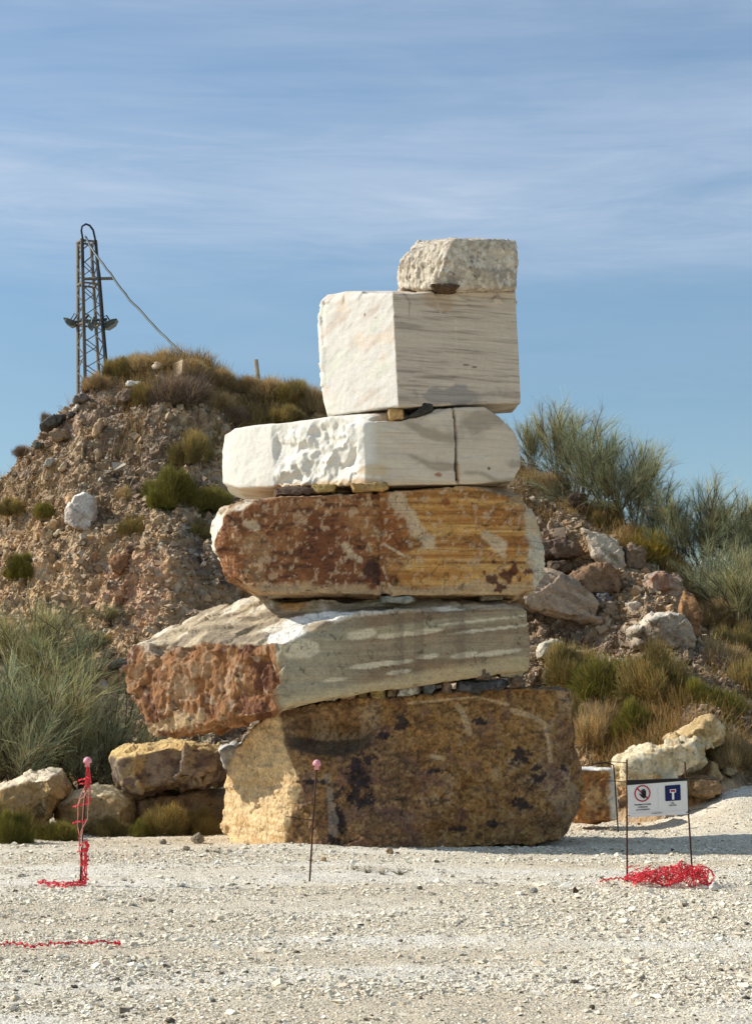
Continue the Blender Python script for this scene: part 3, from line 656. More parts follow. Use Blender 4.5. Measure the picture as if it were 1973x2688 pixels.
# 6 ---- small rough block on top
F6 = [(1044, 698, .3), (1052, 757, .3), (1150, 759, -.15), (1165, 682, -.2), (1353, 757, .25), (1359, 693, .28), (1350, 638, .25), (1322, 630, .2), (1193, 628, -.1), (1054, 681, .28), (1098, 635, .75), (1188, 627, .6), (1350, 634, .9)]
def d6(p, n):
    U, V = UVf(p); b = fbm(p * 2.5, 3, seed=201)
    d = .014 * b + .012 * fbm(p * 13, 3, .6, seed=202) + (1 - ss(1150, 1180, U)) * (.016 * fbm(np.stack([p[:, 0] * 22, p[:, 1] * 22, p[:, 2] * 11], 1), 2, seed=203)) + .02 * chis(p * 4, 204)[0]
    return n * d[:, None]
def c6(p, n):
    U, V = UVf(p); b = fbm(p * 6, 4, .6, seed=211); f = fbm(p * 20, 3, .6, seed=212)
    c = np.tile(C(196, 182, 160), (len(p), 1)); c = lerp(c, C(156, 143, 126), .8 * ss(0, .5, b)); c = lerp(c, C(226, 216, 198), .7 * ss(.1, .6, f)); c = lerp(c, C(150, 136, 120), .5 * ss(.2, .6, -f) * ss(1150, 1180, U))
    return c
b6 = rock('rough_block', [ext(F6, 1.0)], .015, d6, c6, M_marble_rough)
tag(b6, 'small rough hewn block with a chamfered corner, on top of the stack', 'stone block', 'blocks of the stack')

# ------------------------------------------------------------------ loose boulders, outlines from the photo, each with its own depth
def px_rock(name, label, cat, outline, y, thick, col, vox=.03, rough=1.0, cols=None, mat=None, group=None, lam=0.0, seed=None, top=None, inset=.22, smooth=True, rim=None):
    pts = np.array([P(u, v, y) for u, v in outline]); c = pts.mean(0)
    seed = seed if seed is not None else int(abs(outline[0][0] * 7 + outline[0][1]))
    rr = np.random.default_rng(seed)
    A = c + (pts - c) * (1 - inset) ; A[:, 1] = y - thick * .5 * rr.uniform(.75, 1.05, len(A)) + (A[:, 2] - c[2]) * .12
    B = c + (pts - c) * .85; B[:, 1] = y + thick * .5
    size = float(np.ptp(pts[:, 0]) + np.ptp(pts[:, 2])) / 2
    base = C(*col); alts = [C(*q) for q in (cols or [])]
    def d(p, n):
        q = p + .04 * size * fbm(p * 2 / size, 2, seed=seed)[:, None]
        r = rough * size * (.085 * chis(q * 2.3 / size, seed, 2.6)[0] + .026 * chis(q * 6.5 / size, seed + 9, 2.0)[0] + .014 * chis(q * 14 / size, seed + 19)[0] + .010 * fbm(p * 8 / size, 3, seed=seed + 2)) + .004 * fbm(p * 22, 2, seed=seed)
        if lam: r = r + lam * size * .02 * vn(np.stack([p[:, 0] * 2 - p[:, 2] * 2, p[:, 1], p[:, 2] * 16 + p[:, 0] * 9], 1), seed)
        return n * r[:, None]
    def cf(p, n):
        b = fbm(p * 3 / max(size, .3), 4, .6, seed=seed + 4); f = fbm(p * 9 / max(size, .3), 3, .6, seed=seed + 5)
        c_ = np.tile(base, (len(p), 1))
        for k, al in enumerate(alts): c_ = lerp(c_, al, .85 * ss(.02, .4, (b if k == 0 else f if k == 1 else -b)))
        if lam: c_ = lerp(c_, base * .6, .6 * ss(.1, .6, vn(np.stack([p[:, 0] * 1 - p[:, 2] * .5, p[:, 1], p[:, 2] * 13 + p[:, 0] * 8], 1), seed + 1)))
        c_ = lerp(c_, base * .62, .35 * ss(.25, .6, fbm(p * 16, 2, seed=seed + 6)))
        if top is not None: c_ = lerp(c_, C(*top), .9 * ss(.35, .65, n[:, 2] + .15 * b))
        if rim: c_ = lerp(c_, C(226, 218, 200), .9 * ss(-8, 4, W0 / 2 + p[:, 0] / y * 4990 - rim[0] + 10 * b))
        return c_
    o = rock(name, [np.concatenate([A, B, pts])], vox, d, cf, mat or M_boulder, smooth=smooth, relax=0)
    return tag(o, label, cat, group)
WG = 'packing stones wedged between the stacked blocks'
ws = [("pale sliver of stone under the slab's low side, leftmost packing stone", [(850, 1826), (866, 1820), (888, 1817), (887, 1838), (852, 1842)], (176, 164, 140)),
      ('brown rounded packing stone beside the pale sliver', [(888, 1816), (905, 1814), (935, 1812), (937, 1839), (890, 1841)], (150, 120, 92)),
      ('small olive brown packing stone third from the left', [(936, 1812), (968, 1806), (968, 1836), (938, 1840)], (132, 110, 76)),
      ('squat mustard packing stone left of the pale grey ones', [(969, 1806), (1000, 1800), (1013, 1800), (1012, 1834), (996, 1837), (972, 1835)], (150, 130, 84)),
      ('dark brown packing stone leaning on the big pale one', [(1013, 1800), (1040, 1794), (1043, 1800), (1036, 1832), (1014, 1832)], (112, 96, 78)),
      ('largest pale grey packing stone under the slab', [(1044, 1796), (1060, 1790), (1092, 1789), (1104, 1802), (1102, 1824), (1075, 1829), (1036, 1831)], (176, 172, 160)),
      ('dark grey packing stone right of the largest pale one', [(1108, 1792), (1128, 1784), (1141, 1788), (1145, 1808), (1128, 1826), (1110, 1820)], (96, 98, 96)),
      ('narrow packing stone standing upright under the slab', [(1160, 1790), (1172, 1768), (1180, 1778), (1187, 1808), (1182, 1822), (1157, 1822)], (122, 102, 84)),
      ('long dark grey packing stone lying flat', [(1196, 1786), (1215, 1784), (1330, 1786), (1338, 1800), (1310, 1812), (1218, 1818), (1196, 1812)], (88, 86, 86)),
      ('brown packing stone on top of the long dark grey one', [(1243, 1762), (1262, 1752), (1285, 1756), (1291, 1784), (1246, 1788)], (110, 94, 80)),
      ('brown packing stone at the right end of the row', [(1340, 1782), (1352, 1776), (1372, 1778), (1373, 1800), (1342, 1808)], (112, 92, 72))]
for i, (lb, ol, co) in enumerate(ws):
    px_rock('wedge_stone', lb, 'stone', ol, Y0 + .22 + .03 * (i % 3), .34, co, .014, .8, [tuple(int(q * .75) for q in co), tuple(min(235, int(q * 1.2)) for q in co)], group=WG)
for lb, ol, co, dy, th in [('light grey flat shim under the middle of the rust block', [(996, 1566), (1084, 1566), (1088, 1580), (1060, 1588), (1000, 1584)], (158, 154, 136), .16, .4),
                       ('thin grey shim under the right of the rust block', [(1256, 1560), (1318, 1558), (1318, 1576), (1258, 1580)], (140, 128, 108), .45, .4),
                       ('pale shim under the left of the rust block', [(700, 1553), (758, 1552), (764, 1566), (704, 1570)], (170, 160, 140), .55, .4),
                       ('short ochre shim under the white slab, left one', [(816, 1276), (882, 1275), (878, 1296), (830, 1298)], (170, 144, 88), .15, .45),
                       ('longer ochre shim under the white slab, right one', [(918, 1274), (1018, 1271), (1020, 1284), (1000, 1292), (926, 1292)], (184, 150, 96), .02, .45),
                       ('dark thin slab of stone on the left of the rust block', [(720, 1288), (760, 1281), (866, 1288), (865, 1306), (722, 1308)], (104, 84, 68), .3, .6),
                       ('square beige stone propping the marble cube', [(1016, 1080), (1030, 1074), (1058, 1076), (1060, 1104), (1020, 1106)], (200, 164, 112), .02, .3),
                       ('dark slanting stone between the marble cube and the white slab', [(1064, 1104), (1084, 1086), (1112, 1062), (1138, 1064), (1136, 1082), (1090, 1100)], (70, 66, 60), .05, .35),
                       ('dark brown shim under the top block', [(1122, 756), (1208, 754), (1196, 768), (1164, 774), (1136, 770)], (96, 74, 52), .05, .5)]:
    px_rock('wedge_stone', lb, 'stone', ol, Y0 + dy, th, co, .014, .5, [tuple(int(q * .8) for q in co)], group=WG, inset=.1)
# ------------------------------------------------------------------ boulders round the yard's edge
G1 = 'quarry blocks lying behind the yard'
OCH = (196, 164, 112)
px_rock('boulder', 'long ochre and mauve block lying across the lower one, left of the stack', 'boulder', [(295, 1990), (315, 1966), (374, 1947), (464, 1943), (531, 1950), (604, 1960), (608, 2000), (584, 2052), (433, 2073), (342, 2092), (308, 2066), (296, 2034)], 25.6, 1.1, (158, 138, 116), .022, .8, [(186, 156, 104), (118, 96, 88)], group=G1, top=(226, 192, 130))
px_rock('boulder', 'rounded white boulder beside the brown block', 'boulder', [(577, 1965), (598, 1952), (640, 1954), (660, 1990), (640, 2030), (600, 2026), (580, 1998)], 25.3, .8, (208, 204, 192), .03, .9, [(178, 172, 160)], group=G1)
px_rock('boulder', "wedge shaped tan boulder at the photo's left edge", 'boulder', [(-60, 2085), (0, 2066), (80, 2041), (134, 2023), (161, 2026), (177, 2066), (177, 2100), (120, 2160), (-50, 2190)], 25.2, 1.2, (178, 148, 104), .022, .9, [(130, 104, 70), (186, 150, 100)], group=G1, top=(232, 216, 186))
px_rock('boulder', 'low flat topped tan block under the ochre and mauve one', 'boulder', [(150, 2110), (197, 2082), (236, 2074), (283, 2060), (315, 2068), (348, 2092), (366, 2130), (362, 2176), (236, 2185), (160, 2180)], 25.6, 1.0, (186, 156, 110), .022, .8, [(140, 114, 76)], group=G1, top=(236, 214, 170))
px_rock('boulder', 'low brown block in the shade behind the shrubs, touching the brown block', 'boulder', [(345, 2095), (420, 2080), (590, 2072), (620, 2090), (616, 2168), (480, 2174), (352, 2178)], 25.9, 1.0, (150, 122, 88), .022, .6, [(120, 96, 72), (168, 138, 104)], group=G1)
px_rock('boulder', 'small grey rock between the left tan boulder and the low block', 'boulder', [(172, 2092), (195, 2080), (215, 2094), (212, 2124), (180, 2128)], 26.0, .5, (140, 128, 110), .025, .8, group=G1)
def stub(p): pass
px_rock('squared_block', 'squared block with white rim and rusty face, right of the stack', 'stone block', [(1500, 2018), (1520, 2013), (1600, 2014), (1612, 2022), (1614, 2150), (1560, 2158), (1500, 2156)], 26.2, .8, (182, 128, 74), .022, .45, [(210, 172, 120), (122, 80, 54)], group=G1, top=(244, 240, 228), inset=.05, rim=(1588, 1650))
px_rock('boulder', 'long pale beige boulder behind the sign', 'boulder', [(1608, 2010), (1621, 1983), (1685, 1959), (1760, 1950), (1821, 1945), (1833, 1974), (1838, 2004), (1760, 2050), (1620, 2056)], 26.9, 1.0, (222, 204, 166), .022, 1.1, [(196, 168, 120), (236, 222, 190)], group=G1)
px_rock('boulder', 'peaked beige boulder above the long pale one', 'boulder', [(1744, 1944), (1806, 1913), (1857, 1882), (1882, 1889), (1896, 1908), (1890, 1945), (1836, 1975), (1745, 1965)], 27.5, 1.0, (214, 190, 146), .022, 1.2, [(180, 152, 104)], group=G1)
px_rock('boulder', "small upright beige rock right of the sign's upper corner", 'boulder', [(1850, 2010), (1862, 1998), (1878, 2004), (1894, 2045), (1870, 2060), (1846, 2050)], 27.2, .5, (186, 158, 112), .025, .9, group=G1)
px_rock('boulder', 'flat pale rock at the far right edge of the gravel', 'boulder', [(1892, 2010), (1925, 2002), (1934, 2026), (1910, 2040), (1890, 2034)], 27.4, .5, (176, 156, 124), .025, .9, group=G1)
px_rock('boulder', "broad brown rock half buried behind the sign's right rod", 'boulder', [(1800, 2045), (1840, 2036), (1886, 2044), (1892, 2086), (1850, 2100), (1802, 2086)], 26.6, .7, (150, 122, 88), .025, .8, group=G1)
# small stones one can pick out on the yard
SS = 'single stones lying on the gravel'
def ystone(u, v, wpx, hpx, col, label, seed):
    g = hit(u, v); s = g[1] / 5000; rr = np.random.default_rng(seed)
    a = np.linspace(0, 2 * math.pi, 8)[:-1] + rr.uniform(0, .6)
    ol = [(u + wpx * .5 * math.cos(t) * rr.uniform(.8, 1.1), v - hpx * .45 + hpx * .55 * math.sin(t) * rr.uniform(.75, 1.1)) for t in a]
    px_rock('yard_stone', label, 'stone', ol, g[1], wpx * s * .8, col, max(.009, wpx * s / 22), 1.1, [tuple(int(q * .85) for q in col)], group=SS, seed=seed, smooth=False)
for i, a in enumerate([(520, 2214, 34, 28, (176, 160, 136), "largest loose stone left of the brown block"), (428, 2218, 22, 14, (150, 140, 124), 'dark stone left of the largest loose stone'),
        (490, 2232, 22, 12, (160, 146, 120), 'low tan stone just below the largest loose stone'), (1874, 2340, 28, 26, (232, 228, 216), 'white pointed stone right of the red netting pile'),
        (1508, 2346, 18, 20, (96, 72, 58), 'dark brown cube shaped stone left of the netting pile'), (1400, 2344, 26, 16, (170, 166, 156), 'pale stone with dark top in front of the stack, right'), (1602, 2330, 14, 12, (206, 196, 176), 'small cream stone just left of the netting pile'),
        (1604, 2184, 12, 12, (190, 170, 130), 'small tan stone in front of the squared block'), (1022, 2243, 22, 18, (176, 148, 112), 'orange tan stone under the edge of the brown block'), (848, 2262, 20, 12, (186, 160, 120), 'flat tan stone in front of the leaning rod'),
        (1052, 2475, 16, 12, (128, 110, 92), 'brown stone at left of centre on the near gravel'), (1168, 2426, 14, 10, (170, 160, 140), 'grey stone on the near gravel below the stack'), (1483, 2546, 14, 14, (140, 132, 118), 'small upright grey stone in the near gravel'),
        (1552, 2650, 18, 14, (120, 106, 92), 'dark stone near the lower edge, right of centre'), (1955, 2625, 28, 9, (92, 88, 82), "dark flat stone at the lower right corner"), (110, 2572, 10, 8, (60, 56, 52), 'small black stone in the lower left gravel'),
        (36, 2654, 26, 13, (170, 164, 148), 'flat grey stone at the lower left corner'), (560, 2632, 20, 10, (130, 124, 112), 'long grey stone at the lower edge, left of centre'), (1100, 2334, 16, 10, (120, 112, 98), 'brown grey stone in front of the brown block'),
        (1875, 2412, 16, 8, (90, 88, 84), 'dark chip at right below the white pointed stone'), (712, 2372, 14, 12, (214, 208, 194), 'cream stone below the leaning rod'), (745, 2168, 1, 1, (1, 1, 1), '')][:-1]):
    ystone(*a[:5], a[5], 300 + i)

# ------------------------------------------------------------------ rocks standing out of the heap
G2 = 'rocks standing out of the spoil heap'
def hrock(label, ol, col, thick=.5, cols=None, lam=0, rough=1.0, vox=.022, back=.12, y=None, top=None, name='heap_rock', inset=.12):
    u = np.mean([q[0] for q in ol]); v = max(q[1] for q in ol) * .6 + np.mean([q[1] for q in ol]) * .4
    yy = y if y else hit(u, v, 24)[1] - .1
    px_rock(name, label, 'rock', ol, yy, thick, col, vox, rough, cols, lam=lam, group=G2, top=top, inset=inset)
hrock('big striated grey slab jutting out right of the stack', [(1300, 1560), (1350, 1510), (1430, 1492), (1510, 1530), (1570, 1585), (1578, 1648), (1510, 1630), (1451, 1612), (1387, 1600)], (182, 160, 136), 1.3, [(150, 128, 106)], 1.0, .5)
hrock('pale streaked slab leaning on its long edge, upper right', [(1523, 1386), (1561, 1394), (1620, 1415), (1642, 1508), (1625, 1534), (1599, 1491), (1548, 1462)], (196, 180, 156), .7, [(150, 130, 108)], .8, .6)
hrock('dark layered rock just right of the rust block', [(1408, 1424), (1472, 1413), (1514, 1438), (1523, 1466), (1470, 1472), (1415, 1465)], (120, 98, 80), .8, [(96, 80, 66)], .8)
hrock('brown rock below the pale streaked slab', [(1493, 1515), (1536, 1485), (1620, 1496), (1633, 1542), (1595, 1570), (1527, 1560)], (146, 116, 88), .9, [(112, 88, 68)])
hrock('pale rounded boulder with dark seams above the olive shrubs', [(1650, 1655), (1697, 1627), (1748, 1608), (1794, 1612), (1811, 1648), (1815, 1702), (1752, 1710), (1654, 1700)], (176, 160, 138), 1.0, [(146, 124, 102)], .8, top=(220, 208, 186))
hrock('tall thin orange brown slab standing on end', [(1790, 1550), (1820, 1560), (1837, 1619), (1834, 1700), (1824, 1745), (1808, 1690), (1781, 1602)], (160, 120, 82), .5, [(134, 98, 66)], .5, .5)
hrock('pinkish grey rock with red streaks at right', [(1692, 1512), (1735, 1504), (1781, 1523), (1800, 1551), (1781, 1593), (1739, 1587), (1697, 1560)], (172, 148, 128), .8, [(156, 108, 82), (192, 172, 152)])
hrock('dark overhanging lump of earth and rock below the tall broom', [(1485, 1310), (1500, 1296), (1530, 1304), (1538, 1330), (1530, 1354), (1492, 1348)], (84, 68, 56), .8, [(66, 54, 46)])
hrock('brown broad rock between the leaning slab and the yellow bush', [(1633, 1440), (1655, 1424), (1690, 1452), (1694, 1496), (1660, 1506), (1636, 1492)], (138, 116, 94), .7, [(116, 94, 74)])
hrock('cream flat stone over the pinkish grey rock', [(1640, 1584), (1668, 1578), (1680, 1586), (1672, 1606), (1656, 1614)], (200, 186, 166), .3)
hrock('pale stone low beside the tilted slab, at right', [(1405, 1712), (1420, 1690), (1452, 1678), (1472, 1690), (1470, 1722), (1410, 1730)], (206, 196, 174), .5)
hrock('white chip of rock at the foot of the tall thin slab', [(1832, 1690), (1844, 1700), (1848, 1735), (1836, 1748), (1830, 1720)], (196, 186, 168), .3)
hrock('small pale stone on the dark earth right of the stack', [(1482, 1374), (1498, 1368), (1512, 1384), (1500, 1390)], (180, 168, 130), .3)
hrock('dark rock under the layered rock', [(1440, 1475), (1480, 1470), (1500, 1500), (1470, 1515), (1432, 1500)], (104, 86, 70), .6)
hrock('grey blue stone under the brown rock', [(1555, 1560), (1590, 1556), (1610, 1576), (1588, 1592), (1560, 1584)], (112, 108, 106), .5)
hrock('tan rock left of the grey blue stone', [(1575, 1592), (1600, 1580), (1622, 1602), (1608, 1622), (1580, 1616)], (150, 128, 104), .5)
hrock('white stone by the top of the dark layered rock', [(1516, 1442), (1530, 1438), (1536, 1448), (1524, 1456)], (206, 196, 180), .2)
hrock('large white boulder perched on the left slope', [(172, 1345), (189, 1327), (200, 1302), (225, 1295), (251, 1309), (256, 1334), (252, 1374), (238, 1409), (200, 1394), (174, 1372)], (212, 200, 186), .7, [(188, 174, 160)], .2, .6, top=(240, 234, 222))
hrock('orange beige stone touching the large white boulder', [(173, 1310), (184, 1292), (198, 1296), (196, 1318), (180, 1326)], (216, 178, 134), .35)
hrock('two tone cream stone below the large white boulder', [(142, 1405), (156, 1390), (168, 1386), (160, 1402), (148, 1414)], (222, 204, 170), .3)
hrock('rounded tan stone left of the cream one', [(120, 1402), (134, 1388), (144, 1396), (140, 1414), (126, 1418)], (190, 168, 132), .3)
hrock('brown squared rock in the middle of the slope', [(291, 1470), (308, 1458), (340, 1456), (342, 1490), (320, 1512), (296, 1504)], (162, 118, 84), .5, [(120, 90, 68)], .6)
hrock('brown lump above the squared rock', [(328, 1440), (352, 1426), (376, 1430), (366, 1452), (338, 1458)], (110, 88, 72), .5)
hrock('angular tan stone high on the left slope', [(154, 1236), (166, 1218), (175, 1208), (178, 1228), (168, 1240)], (204, 180, 146), .3)
hrock('flat dark slab left of the rust block', [(500, 1506), (530, 1496), (566, 1514), (564, 1526), (530, 1522)], (122, 106, 90), .5)
hrock('second flat dark slab, just left of the tilted slab', [(548, 1500), (590, 1494), (598, 1506), (562, 1512)], (132, 114, 96), .5)
hrock('tall tan stone near the middle of the upper slope', [(243, 1145), (250, 1118), (266, 1096), (272, 1112), (266, 1140), (252, 1154)], (190, 160, 124), .35)
hrock('pointed tan stone below the tall tan one', [(250, 1184), (258, 1176), (266, 1186), (262, 1210), (254, 1216)], (186, 160, 126), .3)
hrock('squarish brown rock under the left shoulder', [(131, 1140), (145, 1128), (178, 1130), (182, 1154), (160, 1162), (138, 1158)], (150, 126, 98), .45)
hrock('flat white stone near the top of the heap', [(328, 1006), (345, 1002), (374, 1006), (368, 1016), (340, 1018)], (232, 226, 216), .35)
hrock('cream stone among the dry grass on the crest', [(398, 964), (412, 954), (438, 953), (442, 962), (424, 970), (404, 972)], (226, 206, 178), .35)
hrock('grey rock at the foot of the lattice mast', [(190, 1052), (200, 1040), (226, 1036), (238, 1046), (230, 1060), (198, 1062)], (124, 112, 100), .5)
hrock('dark grey rock on the left shoulder of the heap', [(104, 1122), (122, 1104), (150, 1090), (172, 1090), (168, 1112), (140, 1122), (110, 1132)], (96, 92, 86), .5)
hrock('pale chip on the left shoulder above the dark grey rock', [(192, 1078), (206, 1058), (210, 1066), (200, 1082)], (226, 216, 200), .25)
hrock('dark round stone on the left shoulder under the pale chip', [(176, 1090), (186, 1080), (200, 1084), (198, 1096), (182, 1098)], (84, 80, 76), .3)
hrock('light grey stone on the left edge of the heap', [(116, 1226), (124, 1206), (140, 1200), (144, 1212), (130, 1228)], (180, 174, 162), .3)
hrock('dark slate coloured stone near the left edge', [(86, 1170), (98, 1160), (116, 1164), (114, 1176), (94, 1180)], (88, 90, 86), .3)
hrock('grey block of rock under the flat white stone', [(306, 1040), (326, 1022), (352, 1028), (352, 1052), (330, 1062), (310, 1056)], (128, 108, 90), .5)
hrock('small tan stone low on the slope above the broom', [(150, 1622), (158, 1612), (164, 1622), (158, 1640)], (214, 194, 160), .25)
hrock('grey slab stone low beside the slab end', [(284, 1748), (310, 1728), (338, 1736), (330, 1752), (300, 1756)], (126, 116, 100), .4)
# ------------------------------------------------------------------ plants
def shrub_broom(seed, H=2.2, spread=.55, n1=15, n2=10, n3=27, cols=((128, 140, 112), (104, 118, 96), (150, 158, 128)), tw=.0050, lt=.34):
    """long thin grey-green switches on bare forking stems"""
    rg = np.random.default_rng(seed)
    az = rg.uniform(0, 2 * math.pi, n1); out = rg.uniform(.05, spread, n1)
    D = np.stack([np.cos(az) * out, np.sin(az) * out, np.ones(n1)], 1); L = H * rg.uniform(.55, .8, n1)
    V1, Q1, s1, h1, p1 = strands(np.zeros((n1, 3)) + rg.normal(0, .05, (n1, 3)) * [1, 1, 0], D, L, 6, .040, wob=.10, rng=rg, tip=.3, droop=.0)
    m = n1 * n2; i = np.repeat(np.arange(n1), n2); t = rg.uniform(.42, 1, m); k = np.minimum((t * 6).astype(int), 5); fr = t * 6 - k
    st = p1[i, k] * (1 - fr[:, None]) + p1[i, k + 1] * fr[:, None]
    dd = p1[i, k + 1] - p1[i, k]; dd /= np.linalg.norm(dd, axis=1)[:, None]
    V2, Q2, s2, h2, p2 = strands(st, dd + rg.normal(0, .42, (m, 3)) + [0, 0, .25], H * rg.uniform(.18, .36, m), 5, .019, wob=.08, rng=rg, tip=.4)
    q = m * n3; i = np.repeat(np.arange(m), n3); t = rg.uniform(.1, 1, q); k = np.minimum((t * 5).astype(int), 4); fr = t * 5 - k
    st = p2[i, k] * (1 - fr[:, None]) + p2[i, k + 1] * fr[:, None]
    dd = p2[i, k + 1] - p2[i, k]; dd /= np.linalg.norm(dd, axis=1)[:, None]
    outw = st * [1, 1, 0] * .35
    V3, Q3, s3, h3, p3 = strands(st, dd * .8 + outw + rg.normal(0, .46, (q, 3)) + [0, 0, .45], lt * H / 2.2 * rg.uniform(.5, 1.25, q), 4, tw, wob=.09, rng=rg, droop=.25, tip=.35)
    ca = np.array([C(*c) for c in cols]); cs = ca[rg.integers(0, len(ca), q)] * rg.uniform(.8, 1.2, (q, 1)) * np.repeat(rg.uniform(.55, 1.25, m), n3)[:, None]; cs = np.where((rg.uniform(0, 1, q) < .10)[:, None], C(150, 130, 98), cs)
    stem = np.tile(C(86, 76, 62), (len(V1) + len(V2), 1))
    return (np.concatenate([V1, V2]), np.concatenate([Q1, Q2 + len(V1)]), stem), (V3, Q3, cs[s3] * (.75 + .35 * h3[:, None]))
def shrub_dome(seed, R=.5, Hh=.5, n=5200, L=.13, cols=((112, 118, 62), (92, 100, 54), (140, 138, 74)), tw=.0065, up=.55, lum=.35, dead=.0):
    """dense dome of short upright switches in uneven clumps"""
    rg = np.random.default_rng(seed)
    nc = 26; cd = rg.normal(size=(nc, 3)); cd[:, 2] = np.abs(cd[:, 2]) * .9 + .1; cd /= np.linalg.norm(cd, axis=1)[:, None]
    cc_ = cd * rg.uniform(.45, .95, (nc, 1)) * np.array([R, R, Hh]); cr = rg.uniform(.22, .42, nc) * R
    i = rg.integers(0, nc, n); off = rg.normal(size=(n, 3)); off /= np.linalg.norm(off, axis=1)[:, None]; off *= (rg.uniform(0, 1, (n, 1)) ** .45)
    p = cc_[i] + off * cr[i][:, None]; p[:, 2] = np.maximum(p[:, 2] * .95, .0)
    out_ = p / np.array([R, R, Hh]); D = out_ * .8 + off * .4 + rg.normal(0, .55, (n, 3)) + [0, 0, up]
    V3, Q3, s3, h3, _ = strands(p, D, L * rg.uniform(.5, 1.3, n), 3, tw, wob=.07, rng=rg, tip=.3)
    ca = np.array([C(*c) for c in cols]); cl = rg.uniform(1 - lum, 1 + lum, nc)
    cs = ca[rg.integers(0, len(ca), n)] * rg.uniform(.75, 1.25, (n, 1)) * cl[i][:, None]
    if dead: cs = np.where((rg.uniform(0, 1, n) < dead)[:, None], C(150, 128, 92) * rg.uniform(.7, 1.1, (n, 1)), cs)
    m = 46; az = rg.uniform(0, 6.28, m); D = np.stack([np.cos(az) * R, np.sin(az) * R, Hh * rg.uniform(.5, 2, m)], 1)
    V1, Q1, s1, h1, _ = strands(np.zeros((m, 3)), D, np.full(m, (R + Hh) * .5) * rg.uniform(.7, 1.1, m), 5, .014, wob=.1, rng=rg, tip=.3)
    return (V1, Q1, np.tile(C(90, 76, 60), (len(V1), 1))), (V3, Q3, cs[s3] * (.7 + .4 * h3[:, None]))
def tuft(seed, n=900, R=.28, L=.45, cols=((190, 158, 96), (168, 136, 84), (206, 180, 124)), tw=.006, spread=.45):
    rg = np.random.default_rng(seed); az = rg.uniform(0, 6.28, n); r = R * np.sqrt(rg.uniform(0, 1, n)) * .6
    p = np.stack([np.cos(az) * r, np.sin(az) * r, 0 * r], 1); D = np.stack([np.cos(az), np.sin(az), 0 * az], 1) * rg.uniform(0, spread * 2, (n, 1)) + rg.normal(0, .15, (n, 3)) + [0, 0, 1]
    V3, Q3, s3, h3, _ = strands(p, D, L * rg.uniform(.35, 1.2, n), 4, tw, wob=.05, rng=rg, tip=.3, droop=.5)
    ca = np.array([C(*c) for c in cols]); cs = ca[rg.integers(0, len(ca), n)] * rg.uniform(.75, 1.2, (n, 1))
    return None, (V3, Q3, cs[s3] * (.8 + .3 * h3[:, None]))
PROTO = {}
def plant(kind, name, label, cat, group, loc, scale, rz, gen, parts=('stems', 'foliage')):
    if kind not in PROTO:
        st, fo = gen()
        PROTO[kind] = []
        for nm, g_, mt in ((parts[0], st, M_stem), (parts[1], fo, M_leaf)):
            if g_ is None: continue
            o = mesh_np(nm, g_[0], g_[1], mt, None, g_[2] * ((2.1 if 'broom' in kind else 2.1 if 'dry' in kind or 'purple' in kind else 1.7) if mt is M_leaf else 1.0)); PROTO[kind].append((nm, o.data)); bpy.data.objects.remove(o)
    if len(PROTO[kind]) == 1:
        r = bpy.data.objects.new(name, PROTO[kind][0][1]); S.collection.objects.link(r)
    else:
        r = empty(name, loc)
        for nm, me in PROTO[kind]:
            c = bpy.data.objects.new(nm, me); S.collection.objects.link(c); c.parent = r
    r.location = loc; r.rotation_euler = (0, 0, rz); r.scale = scale if isinstance(scale, tuple) else (scale,) * 3
    return tag(r, label, cat, group)
RP = random.Random(4)
def at_hill(u, v, sink=.06, y0=24):
    h = hit(u, v, y0); return (h[0], h[1], h[2] - sink)
GRN = ((146, 144, 108), (118, 120, 88), (166, 162, 126)); BLU = ((138, 142, 116), (112, 120, 98), (160, 162, 132))
def broom(u, v, hpx, label, var, group, y=None, wd=1.0, back=0):
    p = at_hill(u, v) if y is None else (xy(u, y), y, hz(xy(u, y), y) - .05)
    if back: q = p[1] + back; p = (xy(u, q), q, P(u, v, q)[2])
    Hm = hpx * p[1] / 5000; s = Hm / 2.15
    cols = BLU if var % 2 else GRN
    plant('broom%d' % (var % 5), 'broom_shrub', label, 'shrub', group, p, (s * wd, s * wd, s), RP.uniform(0, 6.28),
          lambda: shrub_broom(700 + var, spread=(.5, .7, .42, .9, .6)[var % 5], cols=cols))
GB = 'broom shrubs on the right of the heap'; y_ = None
for a in [(1395, 1250, 165, 'thin broom peeping out behind the right edge of the white slab', 2, GB, None, .8), (1462, 1290, 265, 'tallest slender broom standing nearest the stack on the crest', 2, GB, None, .9),
          (1530, 1330, 270, 'broad broom second from the stack, forked bare stems showing', 1, GB, None, 1.1), (1600, 1360, 290, 'dense broom in the middle of the right crest', 3, GB, None, 1.0), (1660, 1390, 270, 'broom with a rounded crown at the shoulder of the right crest', 0, GB, None, 1.0),
          (1725, 1430, 230, 'lower broom right of the rounded one, sky showing through its stems', 1, GB, None, .9), (1790, 1500, 250, 'broom behind the yellow green bush', 3, GB, None, .9), (1850, 1540, 290, 'tall broom left of the right edge, full blue green crown', 0, GB, None, 1.1),
          (1925, 1560, 280, 'broom next to the right edge with upright tips', 2, GB, None, 1.0), (1985, 1600, 270, 'broom cut off by the right edge of the photo', 1, GB, None, 1.0), (1880, 1640, 240, 'lower broom in front of the tall one at far right', 3, GB, None, 1.0), (1960, 1700, 260, 'lowest broom at the right edge', 0, GB, None, 1.0)]:
    broom(*a)
GL = 'broom shrubs at the left foot of the heap'
